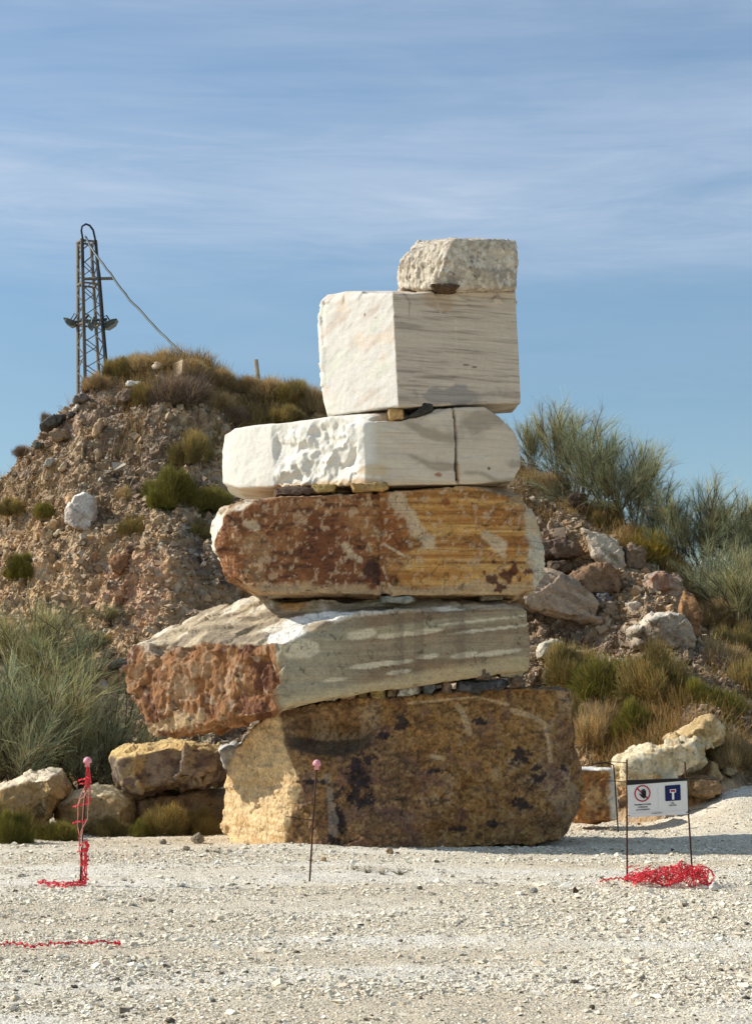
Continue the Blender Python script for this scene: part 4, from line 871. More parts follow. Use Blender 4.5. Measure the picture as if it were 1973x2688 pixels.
for a in [(20, 2120, 470, 'tall grey green broom at the left edge behind the wedge shaped boulder', 3, GL, 26.6, 1.0), (110, 2120, 440, 'broad broom behind the netted rod', 0, GL, 26.9, 1.1), (215, 2110, 400, 'broom with dark slanting stems left of the ochre and mauve block', 1, GL, 27.0, 1.1),
          (300, 2060, 330, 'broom right behind the ochre and mauve block', 3, GL, 27.4, 1.0), (395, 2040, 240, 'low broom under the rusty end of the tilted slab', 0, GL, 27.6, 1.0), (60, 1900, 330, 'upper broom at the left edge, reaching onto the slope', 2, GL, None, 1.2), (185, 1880, 250, 'pale broom on the slope above the others', 1, GL, None, 1.2), (545, 2010, 130, 'small broom in the gap between the white boulder and the slab', 3, GL, 27.6, 1.2), (470, 2010, 150, 'small broom under the middle of the tilted slab', 2, GL, 27.8, 1.2), (-30, 2000, 380, 'broom mostly outside the left edge', 1, GL, 27.2, 1.0), (290, 1640, 60, 'dark low broom on the slope just above the slab end', 0, GL, None, 2.2)]:
    broom(*a)
OL = ((116, 116, 54), (98, 100, 48), (140, 134, 66), (128, 110, 62)); YL = ((168, 146, 56), (150, 134, 56), (128, 122, 56)); DR = ((164, 146, 110), (140, 124, 98), (178, 156, 116), (122, 110, 86)); PU = ((120, 104, 92), (100, 90, 80), (136, 118, 98))
OB = ((134, 126, 76), (110, 108, 68), (162, 146, 94), (154, 130, 84))
def dome(u, v, wpx, hpx, label, kind, group, name='shrub', cat='shrub', y=None):
    p = at_hill(u, v, .04) if y is None else (xy(u, y), y, hz(xy(u, y), y) - .03)
    sw = wpx * p[1] / 5000 / 1.15; sh = hpx * p[1] / 5000 / .68 * (.82 if p[1] > 35 and u < 900 else 1)
    cols = {'olive': OL, 'yellow': YL, 'dry': DR, 'purple': PU, 'mixed': OB}[kind.split('_')[0]]; q = kind
    nn = {'olive': 14000, 'yellow': 13000, 'dry': 6500, 'purple': 4500, 'mixed': 13000}[kind.split('_')[0]]
    up = {'olive': .7, 'yellow': .6, 'dry': 1.15, 'purple': .8, 'mixed': .9}[kind.split('_')[0]]
    plant('dome_' + q, name, label, cat, group, p, (sw, sw * .9, sh), RP.uniform(0, 6.28), lambda: shrub_dome(sum(map(ord, q)), cols=cols, n=nn, up=up, dead=.12 if kind != 'olive' else .0, L={'olive': .14, 'yellow': .12, 'dry': .28, 'purple': .22, 'mixed': .17}[kind.split('_')[0]]))
GO = 'shrubs growing on the heap'
for a in [(440, 1335, 165, 140, 'larger bright olive shrub left of the white slab', 'olive'), (553, 1335, 120, 95, 'olive shrub touching the left end of the rust block', 'olive_2'), (505, 1215, 120, 110, 'dull green bush above the olive pair', 'mixed'), (118, 1352, 70, 60, 'small olive bush beside the large white boulder', 'olive_2'),
          (55, 1512, 95, 80, 'olive bush low at the left edge of the slope', 'olive'), (350, 1400, 90, 60, 'thin grey green bush below the olive pair', 'mixed_2'), (30, 1350, 90, 70, 'dull brown green bush at the left edge', 'mixed'), (470, 1070, 190, 150, 'big purple brown bush under the crest', 'purple'), (395, 1060, 110, 90, 'green grey bush left of the purple brown one', 'mixed_2'),
          (310, 975, 100, 85, 'green brown bush on the crest beside the mast', 'mixed'), (365, 960, 90, 75, 'dry tufted bush on the crest, right of the mast bush', 'dry'), (430, 965, 100, 60, 'dry bush on the crest behind the cream stone', 'dry_2'), (500, 985, 110, 65, 'dry bush on the crest where the cable comes down', 'dry'), (575, 1010, 110, 60, 'brown bush left of the wooden post', 'dry_2'),
          (640, 1030, 110, 60, 'brown bush at the foot of the wooden post', 'dry'), (705, 1045, 110, 75, 'brown bush right of the wooden post', 'dry_2'), (760, 1060, 130, 100, 'olive brown rounded bush left of the marble cube', 'mixed'), (820, 1080, 110, 90, 'dry brown bush touching the marble cube', 'dry'), (740, 1110, 120, 70, 'yellowish bush just above the white slab', 'mixed_2'), (620, 1110, 110, 60, 'grey thorny bush above the white slab', 'purple_2'), (560, 1070, 120, 60, 'dry bush in the middle of the upper slope', 'dry'), (260, 1020, 90, 60, 'golden dry bush right of the mast', 'dry_2'), (228, 1030, 40, 60, 'sparse grey bush inside the foot of the mast', 'purple_2'),
          (125, 1100, 50, 50, 'bare grey twigs on the left shoulder of the heap', 'purple'), (55, 1180, 55, 45, 'sparse twigs on the far left shoulder', 'purple_2'), (520, 1410, 80, 50, 'small dull bush left of the rust block', 'mixed_2'), (205, 1500, 60, 40, 'brown bush in the middle of the left slope', 'dry'), (260, 1690, 90, 40, 'low green mat above the slab end', 'mixed'), (330, 1310, 60, 40, 'dry tuft left of the larger olive shrub', 'dry_2'),
          (1440, 1300, 130, 70, 'dry golden brown bush just right of the white slab', 'dry'), (1500, 1360, 110, 50, 'dry brown bush above the dark layered rock', 'dry_2'), (1400, 1280, 80, 60, 'dry bush behind the right end of the rust block', 'dry'),
          (1590, 1390, 120, 100, 'olive brown bush below the tall brooms', 'mixed'), (1700, 1470, 190, 110, 'yellow green bush in the middle of the right slope', 'yellow'), (1760, 1520, 140, 80, 'dull green bush right of the yellow one', 'mixed_2'), (1640, 1430, 80, 60, 'golden bush left of the yellow green one', 'dry'),
          (1500, 1800, 170, 140, 'olive shrub immediately right of the tilted slab', 'mixed'), (1600, 1830, 220, 170, 'large olive shrub in the middle, above the squared block', 'olive_2'), (1720, 1830, 220, 160, 'large olive shrub right of the middle one', 'mixed_2'), (1820, 1860, 170, 100, 'green shrub behind the peaked boulder', 'olive'),
          (1900, 1900, 170, 140, 'spreading green shrub at the right edge', 'olive_2'), (1965, 1840, 150, 150, 'green shrub cut by the right edge', 'mixed'), (1880, 1770, 160, 100, 'brown green shrub above the spreading one', 'dry_2'), (1940, 1740, 160, 120, 'dull brown shrub high at the right edge', 'mixed_2'), (1670, 1930, 150, 120, 'pale green upright shrub over the long pale boulder', 'olive'), (1560, 1950, 150, 120, 'dry golden shrub above the squared block', 'dry'), (1870, 1650, 150, 90, 'brown shrub right of the tall thin slab', 'dry'), (1500, 1940, 120, 130, 'tawny shrub beside the brown block', 'mixed_2'), (1930, 2010, 120, 90, 'tawny shrub at the right edge of the gravel', 'dry_2')]:
    dome(*a, GO)
GF = 'shrubs along the edge of the yard'
for a in [(50, 2232, 110, 110, 'bright green shrub at the left edge of the gravel', 'olive', 23.2), (-20, 2240, 110, 180, 'dark green shrub cut by the left edge', 'mixed', 23.4), (160, 2200, 120, 85, 'green shrub in front of the low flat topped block', 'olive_2', 24.0), (440, 2165, 150, 100, 'bushy green shrub in front of the ochre and mauve block', 'mixed', 24.9), (376, 2168, 60, 60, 'small bright green sprig left of the bushy one', 'olive', 24.6), (530, 2160, 120, 80, 'dull shrub in the shade beside the brown block', 'mixed_2', 25.1), (300, 2172, 120, 60, 'tawny shrub against the low flat topped block', 'mixed_2', 24.9), (60, 2140, 150, 90, 'tawny shrub in front of the wedge shaped boulder', 'mixed_2', 24.4),
          (1730, 2040, 130, 90, 'wiry green bush in front of the long pale boulder', 'olive', None), (1800, 2045, 110, 70, 'tawny dry bush behind the right half of the sign', 'dry', None), (1632, 2120, 60, 40, 'dry twigs between the squared block and the sign', 'purple', None)]:
    dome(*a[:6], GF, y=a[6])
for a in [(815, 2262, 26, 16, 'tiny dry weed at the foot of the brown block', 'purple'), (965, 2292, 34, 34, 'sprawling dark weed on the gravel, left of the three', 'purple_2'), (1003, 2296, 26, 34, 'upright dark weed on the gravel, middle of the three', 'purple'), (1048, 2296, 50, 30, 'bushy grey weed on the gravel, right of the three', 'purple_2'), (930, 2285, 20, 26, 'smallest weed, left of the sprawling one', 'purple'), (572, 2240, 36, 26, 'grey weed at the left foot of the brown block', 'purple_2')]:
    u, v, wp, hp, lb, kd = a; p = hit(u, v); s = p[1] / 5000
    plant('weed', 'weed', lb, 'weed', 'weeds on the gravel', (p[0], p[1], p[2]), (wp * s / .55, wp * s / .55, hp * s / .45), RP.uniform(0, 6), lambda: tuft(88, 60, .12, .42, ((104, 96, 80), (126, 120, 92)), .012, .8))

# thin dry grass everywhere on the slopes: nobody could count it
n = 105000; rg = np.random.default_rng(21)
xx = rg.uniform(-8.4, 8.4, n); yy = rg.uniform(27.4, 37.6, n); zz = hill_z(xx, yy); hgt = zz / 9.0
q = np.stack([xx, yy, zz], 1); pn = fbm(q * .5, 3, seed=301)
right = ss(3.0, 4.2, xx); crest = ss(.74, .95, (yy - toe_y(xx)) / (ridge_y(xx) - toe_y(xx))) * ss(-5.3, -4.6, xx)
cl = fbm(q * 2.2, 2, seed=303)
pr = np.clip(.008 + right * (.85 * (1 - ss(.34, .48, (yy - toe_y(xx)) / 8)) + .22 + .4 * crest) + crest * .6 + .06 * ss(.1, .5, pn), 0, 1) * ss(-.35, .25, cl)
rocky = (1 - ss(.8, 1.1, np.hypot((xx - 3.9) / 1.9, (zz - 2.9) / 1.15)))
pr = pr * (1 - .85 * rocky); kp = (rg.uniform(0, 1, n) < pr) & (yy > toe_y(xx) - .1)
xx, yy = xx[kp], yy[kp]; zz = zz[kp]; right = right[kp]; m = len(xx)
q = np.repeat(np.stack([xx, yy, zz - .03], 1), 5, 0) + rg.normal(0, .045, (m * 5, 3)) * [1, 1, 0]
D = rg.normal(0, .33, (m * 5, 3)) + [0, -.12, 1]
V, Q, sid, hs, _ = strands(q, D, rg.uniform(.12, .42, m * 5) * (.8 + .45 * np.repeat(right, 5) + .25 * np.repeat(crest[kp], 5)), 3, .0075, wob=.08, rng=rg, tip=.3, droop=.4)
pal = np.array([C(178, 150, 102), C(152, 130, 90), C(194, 168, 116), C(126, 110, 80), C(116, 114, 68)])
cs = pal[rg.choice(5, m * 5, p=[.28, .24, .16, .16, .16])] * rg.uniform(.75, 1.2, (m * 5, 1))
o = mesh_np('dry_grass', V, Q, M_leaf, None, 1.5 * cs[sid] * (.75 + .3 * hs[:, None])); tag(o, kind='stuff', label='dry golden grass and weeds covering the crest and the right slope', cat='grass')
# ------------------------------------------------------------------ lattice mast with floodlights
M_steel = mat_plain('galvanised_steel', (112, 108, 100), .65, .3, .2)
M_dark = mat_plain('dark_green_metal', (62, 76, 74), .5, .4)
M_cable = mat_plain('cable_rubber', (34, 38, 44), .6, .3)
YM = 41.5
top = P(226, 632, YM); bot = P(241, 1000, YM); fl = P(246, 1075, YM)
def mast_pt(k, a):                                     # k 0 at the top, 1 at the bottom; a = corner angle
    c = top + (bot - top) * k; r = (26 + 16 * k) * YM / 5000
    return c + np.array([math.cos(a) * r, math.sin(a) * r, 0])
ANG = [math.radians(180 + 17.7 * -1), math.radians(270 - 17.7), math.radians(0 - 17.7), math.radians(90 - 17.7)]
mast = empty('lattice_mast', tuple(fl)); tag(mast, 'grey steel lattice mast standing behind the crest of the heap', 'mast')
inv = np.array(fl)
def loc_(p): return np.array(p) - inv
KB = 1.30
for a in ANG:
    A, B = loc_(mast_pt(0, a)), loc_(mast_pt(KB, a)); d = Vector(B - A); mb = MB()
    R = d.to_track_quat('Z', 'Y').to_matrix()
    mb.box((A + B) / 2, (.060, .02, d.length), R); mb.box((A + B) / 2 + np.array([.022, .022, 0]), (.02, .060, d.length), R)
    mb.build('leg', M_steel, mast)
for f in range(4):
    mb = MB(); a, b = ANG[f], ANG[(f + 1) % 4]; ks = np.linspace(0.0, KB, 15)
    for i in range(14):
        p, q = (a, b) if i % 2 == 0 else (b, a)
        mb.tube([loc_(mast_pt(ks[i], p)), loc_(mast_pt(ks[i + 1], q))], .014, 4)
    for k in (.01, .315, .60): mb.tube([loc_(mast_pt(k, a)), loc_(mast_pt(k, b))], .026, 4)
    mb.build('bracing', M_steel, mast)
MB().tube([loc_(P(222, 732, YM)), loc_(P(299, 731, YM - .1))], .035, 6).build('side_arm', M_steel, mast)
lp = [(219, 700), (218, 628), (214, 606), (216, 594), (226, 588), (236, 592), (245, 604), (250, 626), (254, 668), (262, 720), (268, 790), (274, 870), (280, 940), (284, 1000)]
MB().tube([loc_(P(u, v, YM - .30)) for u, v in lp], .024, 6).build('feed_cable', M_cable, mast, smooth=True)
def flood(u0, v0, u1, v1, yo):
    A, B = loc_(P(u0, v0, YM + yo)), loc_(P(u1, v1, YM + yo)); d = Vector(B - A); L = d.length; ax = d.normalized(); s = Vector((0, 1, 0)); upv = s.cross(ax)
    if upv.z < 0: upv = -upv
    mb = MB(); sec = []
    for t, h, wd in ((0, .06, .12), (.25, .10, .2), (.7, .08, .2), (1, .015, .16)):
        c = Vector(A) + ax * (L * t)
        sec.append([c + upv * (h * .35) + s * wd, c + upv * (h * .35) - s * wd, c - upv * h - s * wd * .8, c - upv * h + s * wd * .8])
    V = [tuple(v) for q in sec for v in q]; Fq = [(0, 1, 2, 3), (15, 14, 13, 12)] + [(i * 4 + j, i * 4 + j + 4, i * 4 + (j + 1) % 4 + 4, i * 4 + (j + 1) % 4) for i in range(3) for j in range(4)]
    mb.add(V, Fq); h = mb.build('floodlight', M_dark, mast)
    c = Vector(A) + ax * L * .3
    MB().tube([c + upv * .05, c - ax * L * .1 + upv * .20, c + ax * L * .2 + upv * .20, c + ax * L * .25 + upv * .04], .018, 5).build('bracket', M_dark, h)
flood(200, 851, 170, 838, -.05); flood(272, 858, 309, 840, 0); flood(246, 856, 232, 852, -.35); flood(222, 846, 214, 840, .4)
MB().tube([loc_(P(196, 845, YM)), loc_(P(282, 838, YM))], .03, 6).build('lamp_bar', M_dark, mast)
# cable running down from the mast to the ground behind the crest
pts = [(226, 620), (236, 645), (262, 682), (299, 731), (340, 786), (380, 829), (420, 872), (455, 906), (482, 930), (520, 962)]
yy_ = np.linspace(YM - .2, 37.5, len(pts)); c0 = P(482, 932, 37.8); g = [P(u, v, y) for (u, v), y in zip(pts, yy_)]; g[-1][2] = min(g[-1][2], hz(g[-1][0], 37.5) + .1)
rg = np.random.default_rng(8); fine = []
for i in range(len(g) - 1):
    for t in np.linspace(0, 1, 5)[:-1]: fine.append(g[i] + (g[i + 1] - g[i]) * t + rg.normal(0, .005, 3))
fine.append(g[-1])
o = MB().tube(fine, .024, 6).build('overhead_cable', M_dark, None, origin=tuple(fine[-1]), smooth=True); tag(o, 'dark cable slanting down from the mast to the crest of the heap', 'cable')
# wooden post on the crest
M_wood = mat_plain('weathered_wood', (172, 158, 134), .9, .1, 0, .3, 20)
b0, t0 = P(680, 1040, 36.8), P(672, 944, 36.8)
o = MB().tube([b0, b0 * .5 + t0 * .5 + [.01, 0, 0], t0], [.05, .045, .04], 8).build('wooden_post', M_wood, None, origin=tuple(b0)); tag(o, 'weathered wooden post on the crest between the brown bushes', 'post')

# ------------------------------------------------------------------ rods, netting, sign
M_rust = mat_plain('rusty_rebar', (74, 48, 40), .8, .3, .3, .3, 60)
M_wire = mat_plain('binding_wire', (62, 48, 42), .7, .3, .3)
M_cap = mat_plain('pink_plastic_cap', (226, 150, 160), .5, .4)
M_red = mat_plain('red_plastic_net', (212, 56, 66), .6, .3, 0, .42, 14)
M_pale = mat_plain('faded_net_string', (226, 160, 140), .6, .3, 0, .2, 9)
def cap(parent, p, ax, r=.028):
    ax = Vector(ax).normalized(); prof = [(0, -.05), (.62, -.05), (.66, 0), (.72, .0), (1.1, .004), (1.12, .03), (.9, .055), (.5, .072), (0, .078)]
    u_ = ax.orthogonal().normalized(); v_ = ax.cross(u_); V = []; Q = []
    for rr, h in prof:
        for j in range(14):
            t = 2 * math.pi * j / 14; V.append(tuple(Vector(p) + ax * h * .75 + (u_ * math.cos(t) + v_ * math.sin(t)) * rr * r * 1.0))
    for i in range(len(prof) - 1):
        for j in range(14): Q.append((i * 14 + j, i * 14 + (j + 1) % 14, (i + 1) * 14 + (j + 1) % 14, (i + 1) * 14 + j))
    return MB().add(V, Q).build('cap', M_cap, parent, smooth=True)
# leaning rod with tie wire
g = hit(811, 2316); yr = g[1]; B = np.array(g) - [0, 0, .1]; T = P(831, 2010, yr); M1 = P(822, 2150, yr)
rod = empty('marker_rod', tuple(g)); tag(rod, 'thin rusty rod with pink mushroom cap, leaning in front of the brown block', 'rod', 'capped marker rods'); L = lambda p: np.array(p) - np.array(g)
MB().tube([L(B), L(M1), L(T)], .0085, 8).build('rod', M_rust, rod, smooth=True)
cap(rod, L(T), T - M1, .035)
MB().tube([L(P(819, 2153, yr)), L(P(790, 2149, yr - .03)), L(P(751, 2143, yr - .06))], .004, 5).build('tie_wire', M_wire, rod)
MB().tube([L(P(829, 2012, yr)), L(P(816, 2013, yr - .03)), L(P(808, 2020, yr - .02))], .003, 5).build('tie_wire', M_wire, rod)
# netted rod
g = hit(211, 2326); yr = g[1]; B = np.array(g) - [0, 0, .1]; T = P(230, 2003, yr)
rod = empty('marker_rod', tuple(g)); tag(rod, 'rusty rod at left with red netting hung from its pink cap', 'rod', 'capped marker rods'); L = lambda p: np.array(p) - np.array(g)
MB().tube([L(B), L(P(217, 2190, yr)), L(T)], .0095, 8).build('rod', M_rust, rod, smooth=True); cap(rod, L(T), T - B, .036)
def knot(mb, p, s, rr):
    q = Vector((rr.uniform(-1, 1), rr.uniform(-1, 1), rr.uniform(-1, 1))).normalized().to_track_quat('Z', 'Y').to_matrix()
    mb.box(p, (s, s * .6, s * 1.3), q)
rr = random.Random(9); nr = MB(); npale = MB()
strs = [[(233, 2012), (236, 2040), (226, 2060), (212, 2085), (205, 2110), (206, 2140), (203, 2165), (208, 2190), (209, 2230), (214, 2262), (218, 2300), (214, 2320)],
        [(231, 2012), (230, 2045), (224, 2075), (220, 2110), (217, 2150), (219, 2165), (212, 2215), (222, 2240), (224, 2290), (226, 2318)],
        [(234, 2015), (239, 2050), (234, 2068), (233, 2105), (231, 2150), (220, 2168), (213, 2182), (216, 2225), (228, 2250), (227, 2300), (222, 2326)],
        [(228, 2014), (226, 2045), (229, 2075), (222, 2090), (212, 2098), (206, 2115)]]
for i, s in enumerate(strs):
    q = [L(P(u + rr.uniform(-1, 1), v, yr - .05 - .02 * i + rr.uniform(-.02, .02))) for u, v in s]
    k = 8 if len(s) > 8 else len(s); npale.tube(q[2:k], .0038, 5); nr.tube(q[:3], .004, 5); nr.tube(q[k - 1:], .005, 5) if len(q) > k else None
for (a, b, v) in [(192, 228, 2116), (194, 226, 2160), (208, 236, 2048), (210, 238, 2060), (210, 226, 2218), (206, 228, 2236)]:
    pts = [L(P(a + (b - a) * t, v + rr.uniform(-3, 3) - 6 * t, yr - .06 + rr.uniform(-.03, .03))) for t in np.linspace(0, 1, 5)]
    nr.tube(pts, .005, 5)
    for p_ in pts[::1]: knot(nr, p_, .016, rr)
for i in range(34):                                   # thick folds of netting down the lower half of the rod
    v0 = rr.uniform(2200, 2325); u0 = 214 + (2325 - v0) * .04 + rr.uniform(-4, 12)
    pts = [L(P(u0 + rr.uniform(-5, 5), v0 + 9 * j, yr + rr.uniform(-.07, .03))) for j in range(3)]
    nr.tube(pts, .0045, 4); knot(nr, pts[1], .018, rr)
for i in range(14):
    v0 = rr.uniform(2020, 2100); u0 = 233 + rr.uniform(-5, 6)
    pts = [L(P(u0 + rr.uniform(-5, 5), v0 + 8 * j, yr + rr.uniform(-.05, .03))) for j in range(3)]; nr.tube(pts, .004, 4)
hg = Vector(hit(214, 2322))
def ground_strand(mb, uv, rad, kn, L, jit=.02, zz=.02):
    pts = []
    for (a, b), (c, d) in zip(uv, uv[1:]):
        for t in np.linspace(0, 1, 8)[:-1]: pts.append(hit(a + (c - a) * t, b + (d - b) * t))
    pts.append(hit(*uv[-1])); pts = [L(p + np.array([rr.uniform(-jit, jit) * .4, rr.uniform(-jit, jit), zz + rr.uniform(0, .02)])) for p in pts]
    mb.tube(pts, rad, 5)
    for p_ in pts: knot(mb, p_, kn, rr)
for j in range(4): ground_strand(nr, [(222, 2318 + j * 3), (180, 2326 + j * 3), (140, 2324 + j * 3), (104, 2320 + j * 2)], .004, .014, L, .05, .02)
nr.tube([L(P(u, v, yr - .04)) for u, v in strs[0]], .0035, 5)
net = nr.build('net', M_red, rod); npale.build('string', M_pale, net)
# single line of netting lying on the near gravel
g = hit(150, 2490); L = lambda p: np.array(p) - np.array(g); mb = MB()
ground_strand(mb, [(-40, 2486), (30, 2488), (80, 2495), (130, 2491), (180, 2486), (240, 2484), (300, 2486), (316, 2488)], .0042, .014, L, .02, .02)
o = mb.build('net_strip', M_red); o.location = g; tag(o, 'narrow red strip of plastic netting lying on the near gravel at left', 'netting')
# crumpled pile under the sign
g = hit(1745, 2325); L = lambda p: np.array(p) - np.array(g); mb = MB(); yp = g[1]; rg = np.random.default_rng(44)
nu, nv = 40, 15
a = np.linspace(0, 1, nu); b = np.linspace(0, 1, nv); A_, B_ = np.meshgrid(a, b, indexing='ij')
q = np.stack([A_.ravel() * 6, B_.ravel() * 5, 0 * A_.ravel()], 1)
X = (A_.ravel() - .5) * .68 + .02 + .04 * fbm(q * 1.4, 3, seed=401); fold = np.abs(((B_.ravel() * 3.2 + .25 * vn(q, 402)) % 2) - 1)
prof = np.clip(np.sin(np.pi * np.clip(A_.ravel() * .96 + .02, 0, 1)) ** .3, .7, 1)
Z = .012 + (.16 * fold * prof + .045 * (fbm(q * 2.0, 3, seed=403) + .4)) * (.75 + .45 * ss(.3, .8, A_.ravel())); Z = np.maximum(Z, .006)
Yy = (B_.ravel() - .5) * .55 + .05 * fbm(q * 1.7, 3, seed=404)
Pn = np.stack([X, Yy, Z], 1).reshape(nu, nv, 3)
for j in range(nv): mb.tube([Pn[i, j] for i in range(nu)], .0032, 4)
for i in range(nu): mb.tube([Pn[i, j] for j in range(nv)], .0036, 4)
for i in range(0, nu, 2):
    for j in range(0, nv, 2): knot(mb, Pn[i, j], .014, rr)
for i in range(40):
    c0 = rg.uniform([-.30, -.2, .04], [.34, .2, .17]); mb.tube([c0 + rg.normal(0, .035, 3) * [1, 1, .6] for _ in range(4)], .0035, 4)
cx = .37                                                # the rolled end at the right
for k in range(3):
    mb.tube([np.array([cx + .065 * math.cos(t) + rg.normal(0, .008), -.10 + k * .06 + .05 * math.sin(t * .5), .085 + .078 * math.sin(t) + rg.normal(0, .008)]) for t in np.linspace(0, 6.0, 13)], .0042, 5)
    mb.tube([np.array([cx - .02 + rg.uniform(-.04, .04), -.12 + .04 * t * k, .03 + .11 * rg.uniform()]) for t in range(5)], .004, 4)
ground_strand(mb, [(1640, 2316), (1600, 2318), (1574, 2326)], .004, .015, lambda p: np.array(p) - np.array(g), .01, .03)
o = mb.build('net_pile', M_red); o.location = g; tag(o, "crumpled heap of red plastic netting at the foot of the sign", 'netting')

# the sign on two rods
gl = hit(1645, 2318); yl = gl[1]; yq = yl + .06
sign = empty('sign', tuple(gl)); tag(sign, 'white no entry and dead end sign on two thin rusty rods', 'sign'); L = lambda p: np.array(p) - np.array(gl)
MB().tube([L(P(1645, 2330, yl)), L(P(1644, 2100, yl)), L(P(1644, 1994, yl))], .0085, 8).build('rod', M_rust, sign, smooth=True)
MB().tube([L(P(1818, 2330, yq)), L(P(1808, 2170, yq)), L(P(1800, 2060, yq)), L(P(1796, 2000, yq))], .0085, 8).build('rod', M_rust, sign, smooth=True)
M_panel = mat_plain('white_sign_panel', (226, 226, 220), .45, .4, 0, .03, 6)
M_band = mat_plain('black_band', (38, 32, 30), .6, .3)
M_ink = mat_plain('dark_ink', (34, 34, 36), .6, .2)
M_ring = mat_plain('crimson_ink', (170, 28, 50), .6, .2)
M_blue = mat_plain('navy_ink', (26, 38, 84), .6, .2)
M_white = mat_plain('white_ink', (236, 236, 234), .6, .2)
M_hair = mat_plain('pale_grey_ink', (190, 190, 186), .6, .2)
off = .016
TL, TR, BL, BR = [L(P(u, v, y) - np.array([0, off, 0])) for u, v, y in ((1645, 2061, yl), (1801, 2049, yq), (1648, 2146, yl), (1804, 2137, yq))]
def sp_(s, t, lift=0.0):
    p = (TL * (1 - s) + TR * s) * (1 - t) + (BL * (1 - s) + BR * s) * t
    return p - np.array([0, lift, 0])
def flat(name, outl, mat, parent, lift=.002, thick=.0015):
    return MB().prism(outl, lambda s, t: sp_(s, t, lift), (0, -thick, 0)).build(name, mat, parent)
panel = MB().prism([(0, 0), (1, 0), (1, 1), (0, 1)], lambda s, t: sp_(s, t), (0, .005, 0)).build('panel', M_panel, sign)
BTL, BTR = L(P(1644, 2048, yl) - np.array([0, off, 0])), L(P(1801, 2042, yq) - np.array([0, off, 0]))
V = [BTL, BTR, TR + [0, -.004, 0], TL + [0, -.004, 0]]; V = V + [v + np.array([0, .018, 0]) for v in V]
MB().add(V, [(0, 1, 2, 3), (7, 6, 5, 4), (0, 4, 5, 1), (1, 5, 6, 2), (2, 6, 7, 3), (3, 7, 4, 0)]).build('top_band', M_band, sign)
asp = float(np.linalg.norm(TR - TL) / np.linalg.norm(BL - TL))
def ell(cx, cy, r, n=40): return [(cx + r * math.cos(2 * math.pi * i / n), cy + r * asp * math.sin(2 * math.pi * i / n)) for i in range(n)]
# ring and bar
cx, cy = .245, .285; o1, o2 = ell(cx, cy, .134), ell(cx, cy, .114); A = [sp_(*q, .004) for q in o1]; Bq = [sp_(*q, .004) for q in o2]; nn = len(A)
V = A + Bq + [v - np.array([0, .0015, 0]) for v in A + Bq]
Q = [(i, (i + 1) % nn, nn + (i + 1) % nn, nn + i) for i in range(nn)] + [(2 * nn + i, 3 * nn + i, 3 * nn + (i + 1) % nn, 2 * nn + (i + 1) % nn) for i in range(nn)] + [(i, 2 * nn + i, 2 * nn + (i + 1) % nn, (i + 1) % nn) for i in range(nn)] + [(nn + i, nn + (i + 1) % nn, 3 * nn + (i + 1) % nn, 3 * nn + i) for i in range(nn)]
ring = MB().add(V, Q)
c45, w_ = .080, .011
ring.prism([(cx - c45 - w_ * .7, cy + (-c45 + w_ * .7) * asp), (cx - c45 + w_ * .7, cy + (-c45 - w_ * .7) * asp), (cx + c45 + w_ * .7, cy + (c45 - w_ * .7) * asp), (cx + c45 - w_ * .7, cy + (c45 + w_ * .7) * asp)], lambda s, t: sp_(s, t, .0035), (0, -.0012, 0))
ring.build('prohibition_ring', M_ring, panel)
hand = MB(); hc = (.265, .30)
def hp(x, y): return (hc[0] + x * .0105, hc[1] + y * .0105 * asp)
def hadd(o_): hand.prism([hp(*q) for q in o_], lambda s, t: sp_(s, t, .0065), (0, -.0015, 0))
hadd([(-3.4, -1), (3.8, -1), (3.7, 3), (2.6, 6), (.5, 7.2), (-1.8, 6.4), (-3.4, 3.6)])
for x0, x1, y1 in ((-3.4, -1.75, -6.3), (-1.55, .15, -7.6), (.35, 2.05, -7.2), (2.25, 3.8, -5.4)):
    m_ = (x0 + x1) / 2; hadd([(x0, -.9), (x0, y1 + .6), (m_ - .3, y1), (m_ + .3, y1), (x1, y1 + .6), (x1, -.9)])
hadd([(-3.3, 1.2), (-5.6, -.4), (-7.6, -.8), (-7.4, .2), (-5.8, 1.4), (-4.2, 4.2), (-2.6, 5.4)])
hand.build('hand_pictogram', M_ink, panel)
def rr_(x0, y0, x1, y1, r, n=5):
    o_ = []
    for cxx, cyy, a0 in ((x1 - r, y0 + r * asp, -90), (x1 - r, y1 - r * asp, 0), (x0 + r, y1 - r * asp, 90), (x0 + r, y0 + r * asp, 180)):
        for i in range(n): t = math.radians(a0 + 90 * i / (n - 1)); o_.append((cxx + r * math.cos(t), cyy + r * asp * math.sin(t)))
    return o_
sq = flat('blue_square', rr_(.625, .10, .885, .57, .014), M_blue, panel, .003)
flat('white_stem', [(.738, .285), (.774, .285), (.774, .535), (.738, .535)], M_white, sq, .005)
flat('white_bar', [(.705, .225), (.807, .225), (.807, .325), (.705, .325)], M_white, sq, .0066)
flat('red_bar', [(.717, .246), (.795, .246), (.795, .304), (.717, .304)], M_ring, sq, .0082)
for o_ in ([(.502, .12), (.505, .12), (.505, .80), (.502, .80)], [(.06, .868), (.94, .868), (.94, .874), (.06, .874)]): flat('thin_rule', o_, M_hair, panel, .002)
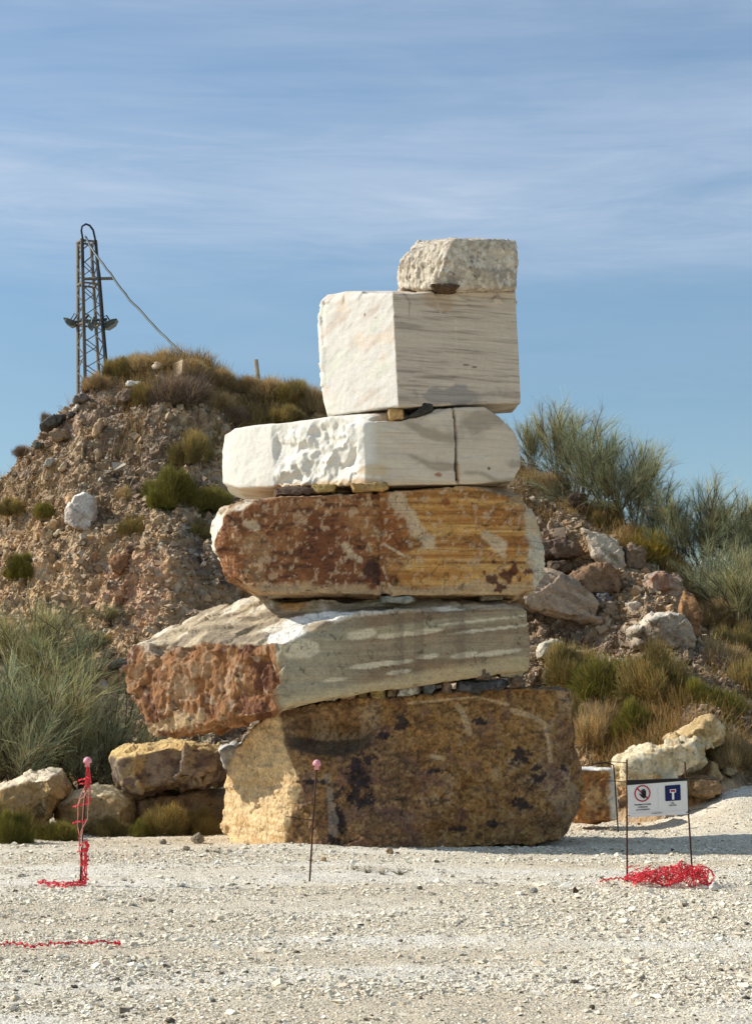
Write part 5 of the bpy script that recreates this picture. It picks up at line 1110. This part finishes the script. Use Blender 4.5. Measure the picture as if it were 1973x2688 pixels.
# lettering: real text outlines turned to mesh and laid on the panel
ux = (TR - TL); uy = (BL - TL)
def letters(txt, s, t, h, name, wmax=None):
    cu = bpy.data.curves.new('t', 'FONT'); cu.body = txt; cu.align_x = 'CENTER'; cu.size = 1.0; cu.extrude = 0; cu.offset = .022
    tm = bpy.data.objects.new('t', cu); S.collection.objects.link(tm); dg = bpy.context.evaluated_depsgraph_get(); dg.update()
    me = bpy.data.meshes.new_from_object(tm.evaluated_get(dg)); bpy.data.objects.remove(tm)
    v = coords(me); hgt = .72; wid = np.ptp(v[:, 0]); k = h / hgt; kx = k * float(np.linalg.norm(uy) / np.linalg.norm(ux))
    if wmax: kx = wmax / wid
    q = np.stack([sp_(s + a * kx, t - b * k, .0035) for a, b in v[:, :2]]); me.vertices.foreach_set('co', q.astype(np.float32).ravel()); me.materials.clear(); me.materials.append(M_ink); me.name = name
    bm = bmesh.new(); bm.from_mesh(me); r_ = bmesh.ops.extrude_face_region(bm, geom=bm.faces[:]); bmesh.ops.translate(bm, vec=(0, -.0008, 0), verts=[e for e in r_['geom'] if isinstance(e, bmesh.types.BMVert)])
    bmesh.ops.recalc_face_normals(bm, faces=bm.faces); bm.to_mesh(me); bm.free(); me.update()
    link(bpy.data.objects.new(name, me), panel)
letters('PROHIBIDO ACCESO', .245, .645, .042, 'lettering', .275); letters('A PERSONAL', .245, .722, .042, 'lettering', .17); letters('NO AUTORIZADO', .245, .80, .042, 'lettering', .225)
letters('VIAL', .745, .655, .042, 'lettering', .055); letters('CORTADO', .745, .725, .042, 'lettering', .13); letters('COSENTINO', .475, .925, .028, 'lettering', .175)
# twisted tie wires of the sign
wires = [[(1643, 2002, 0), (1610, 2000, .02), (1570, 2001, .05), (1550, 2010, .1)], [(1643, 2053, 0), (1610, 2050, -.02), (1581, 2050, 0)], [(1801, 2045, 0), (1840, 2045, .05), (1882, 2047, .1)], [(1806, 2128, 0), (1840, 2122, .02), (1880, 2120, .06)], [(1652, 2142, -.03), (1645, 2140, -.03), (1640, 2146, .02)], [(1800, 2134, -.03), (1806, 2130, -.03), (1812, 2132, .02)]]
for wv in wires:
    yb = yl if wv[0][0] < 1700 else yq
    MB().tube([L(P(u, v, yb + d_)) for u, v, d_ in wv], .0038, 5).build('tie_wire', M_wire, sign)
# thin bent rod standing between the squared block and the sign
g = hit(1612, 2130, 22); o = MB().tube([np.array([xy(1613, 25.4), 25.4, hz(xy(1613, 25.4), 25.4) - .05]), P(1612, 2040, 25.4), P(1609, 2008, 25.4), P(1590, 2002, 25.4), P(1552, 2006, 25.4)], .010, 6).build('bent_rod', M_wire, None, origin=(xy(1613, 25.4), 25.4, hz(xy(1613, 25.4), 25.4)))
tag(o, 'thin bent rusty rod standing beside the squared block', 'rod')
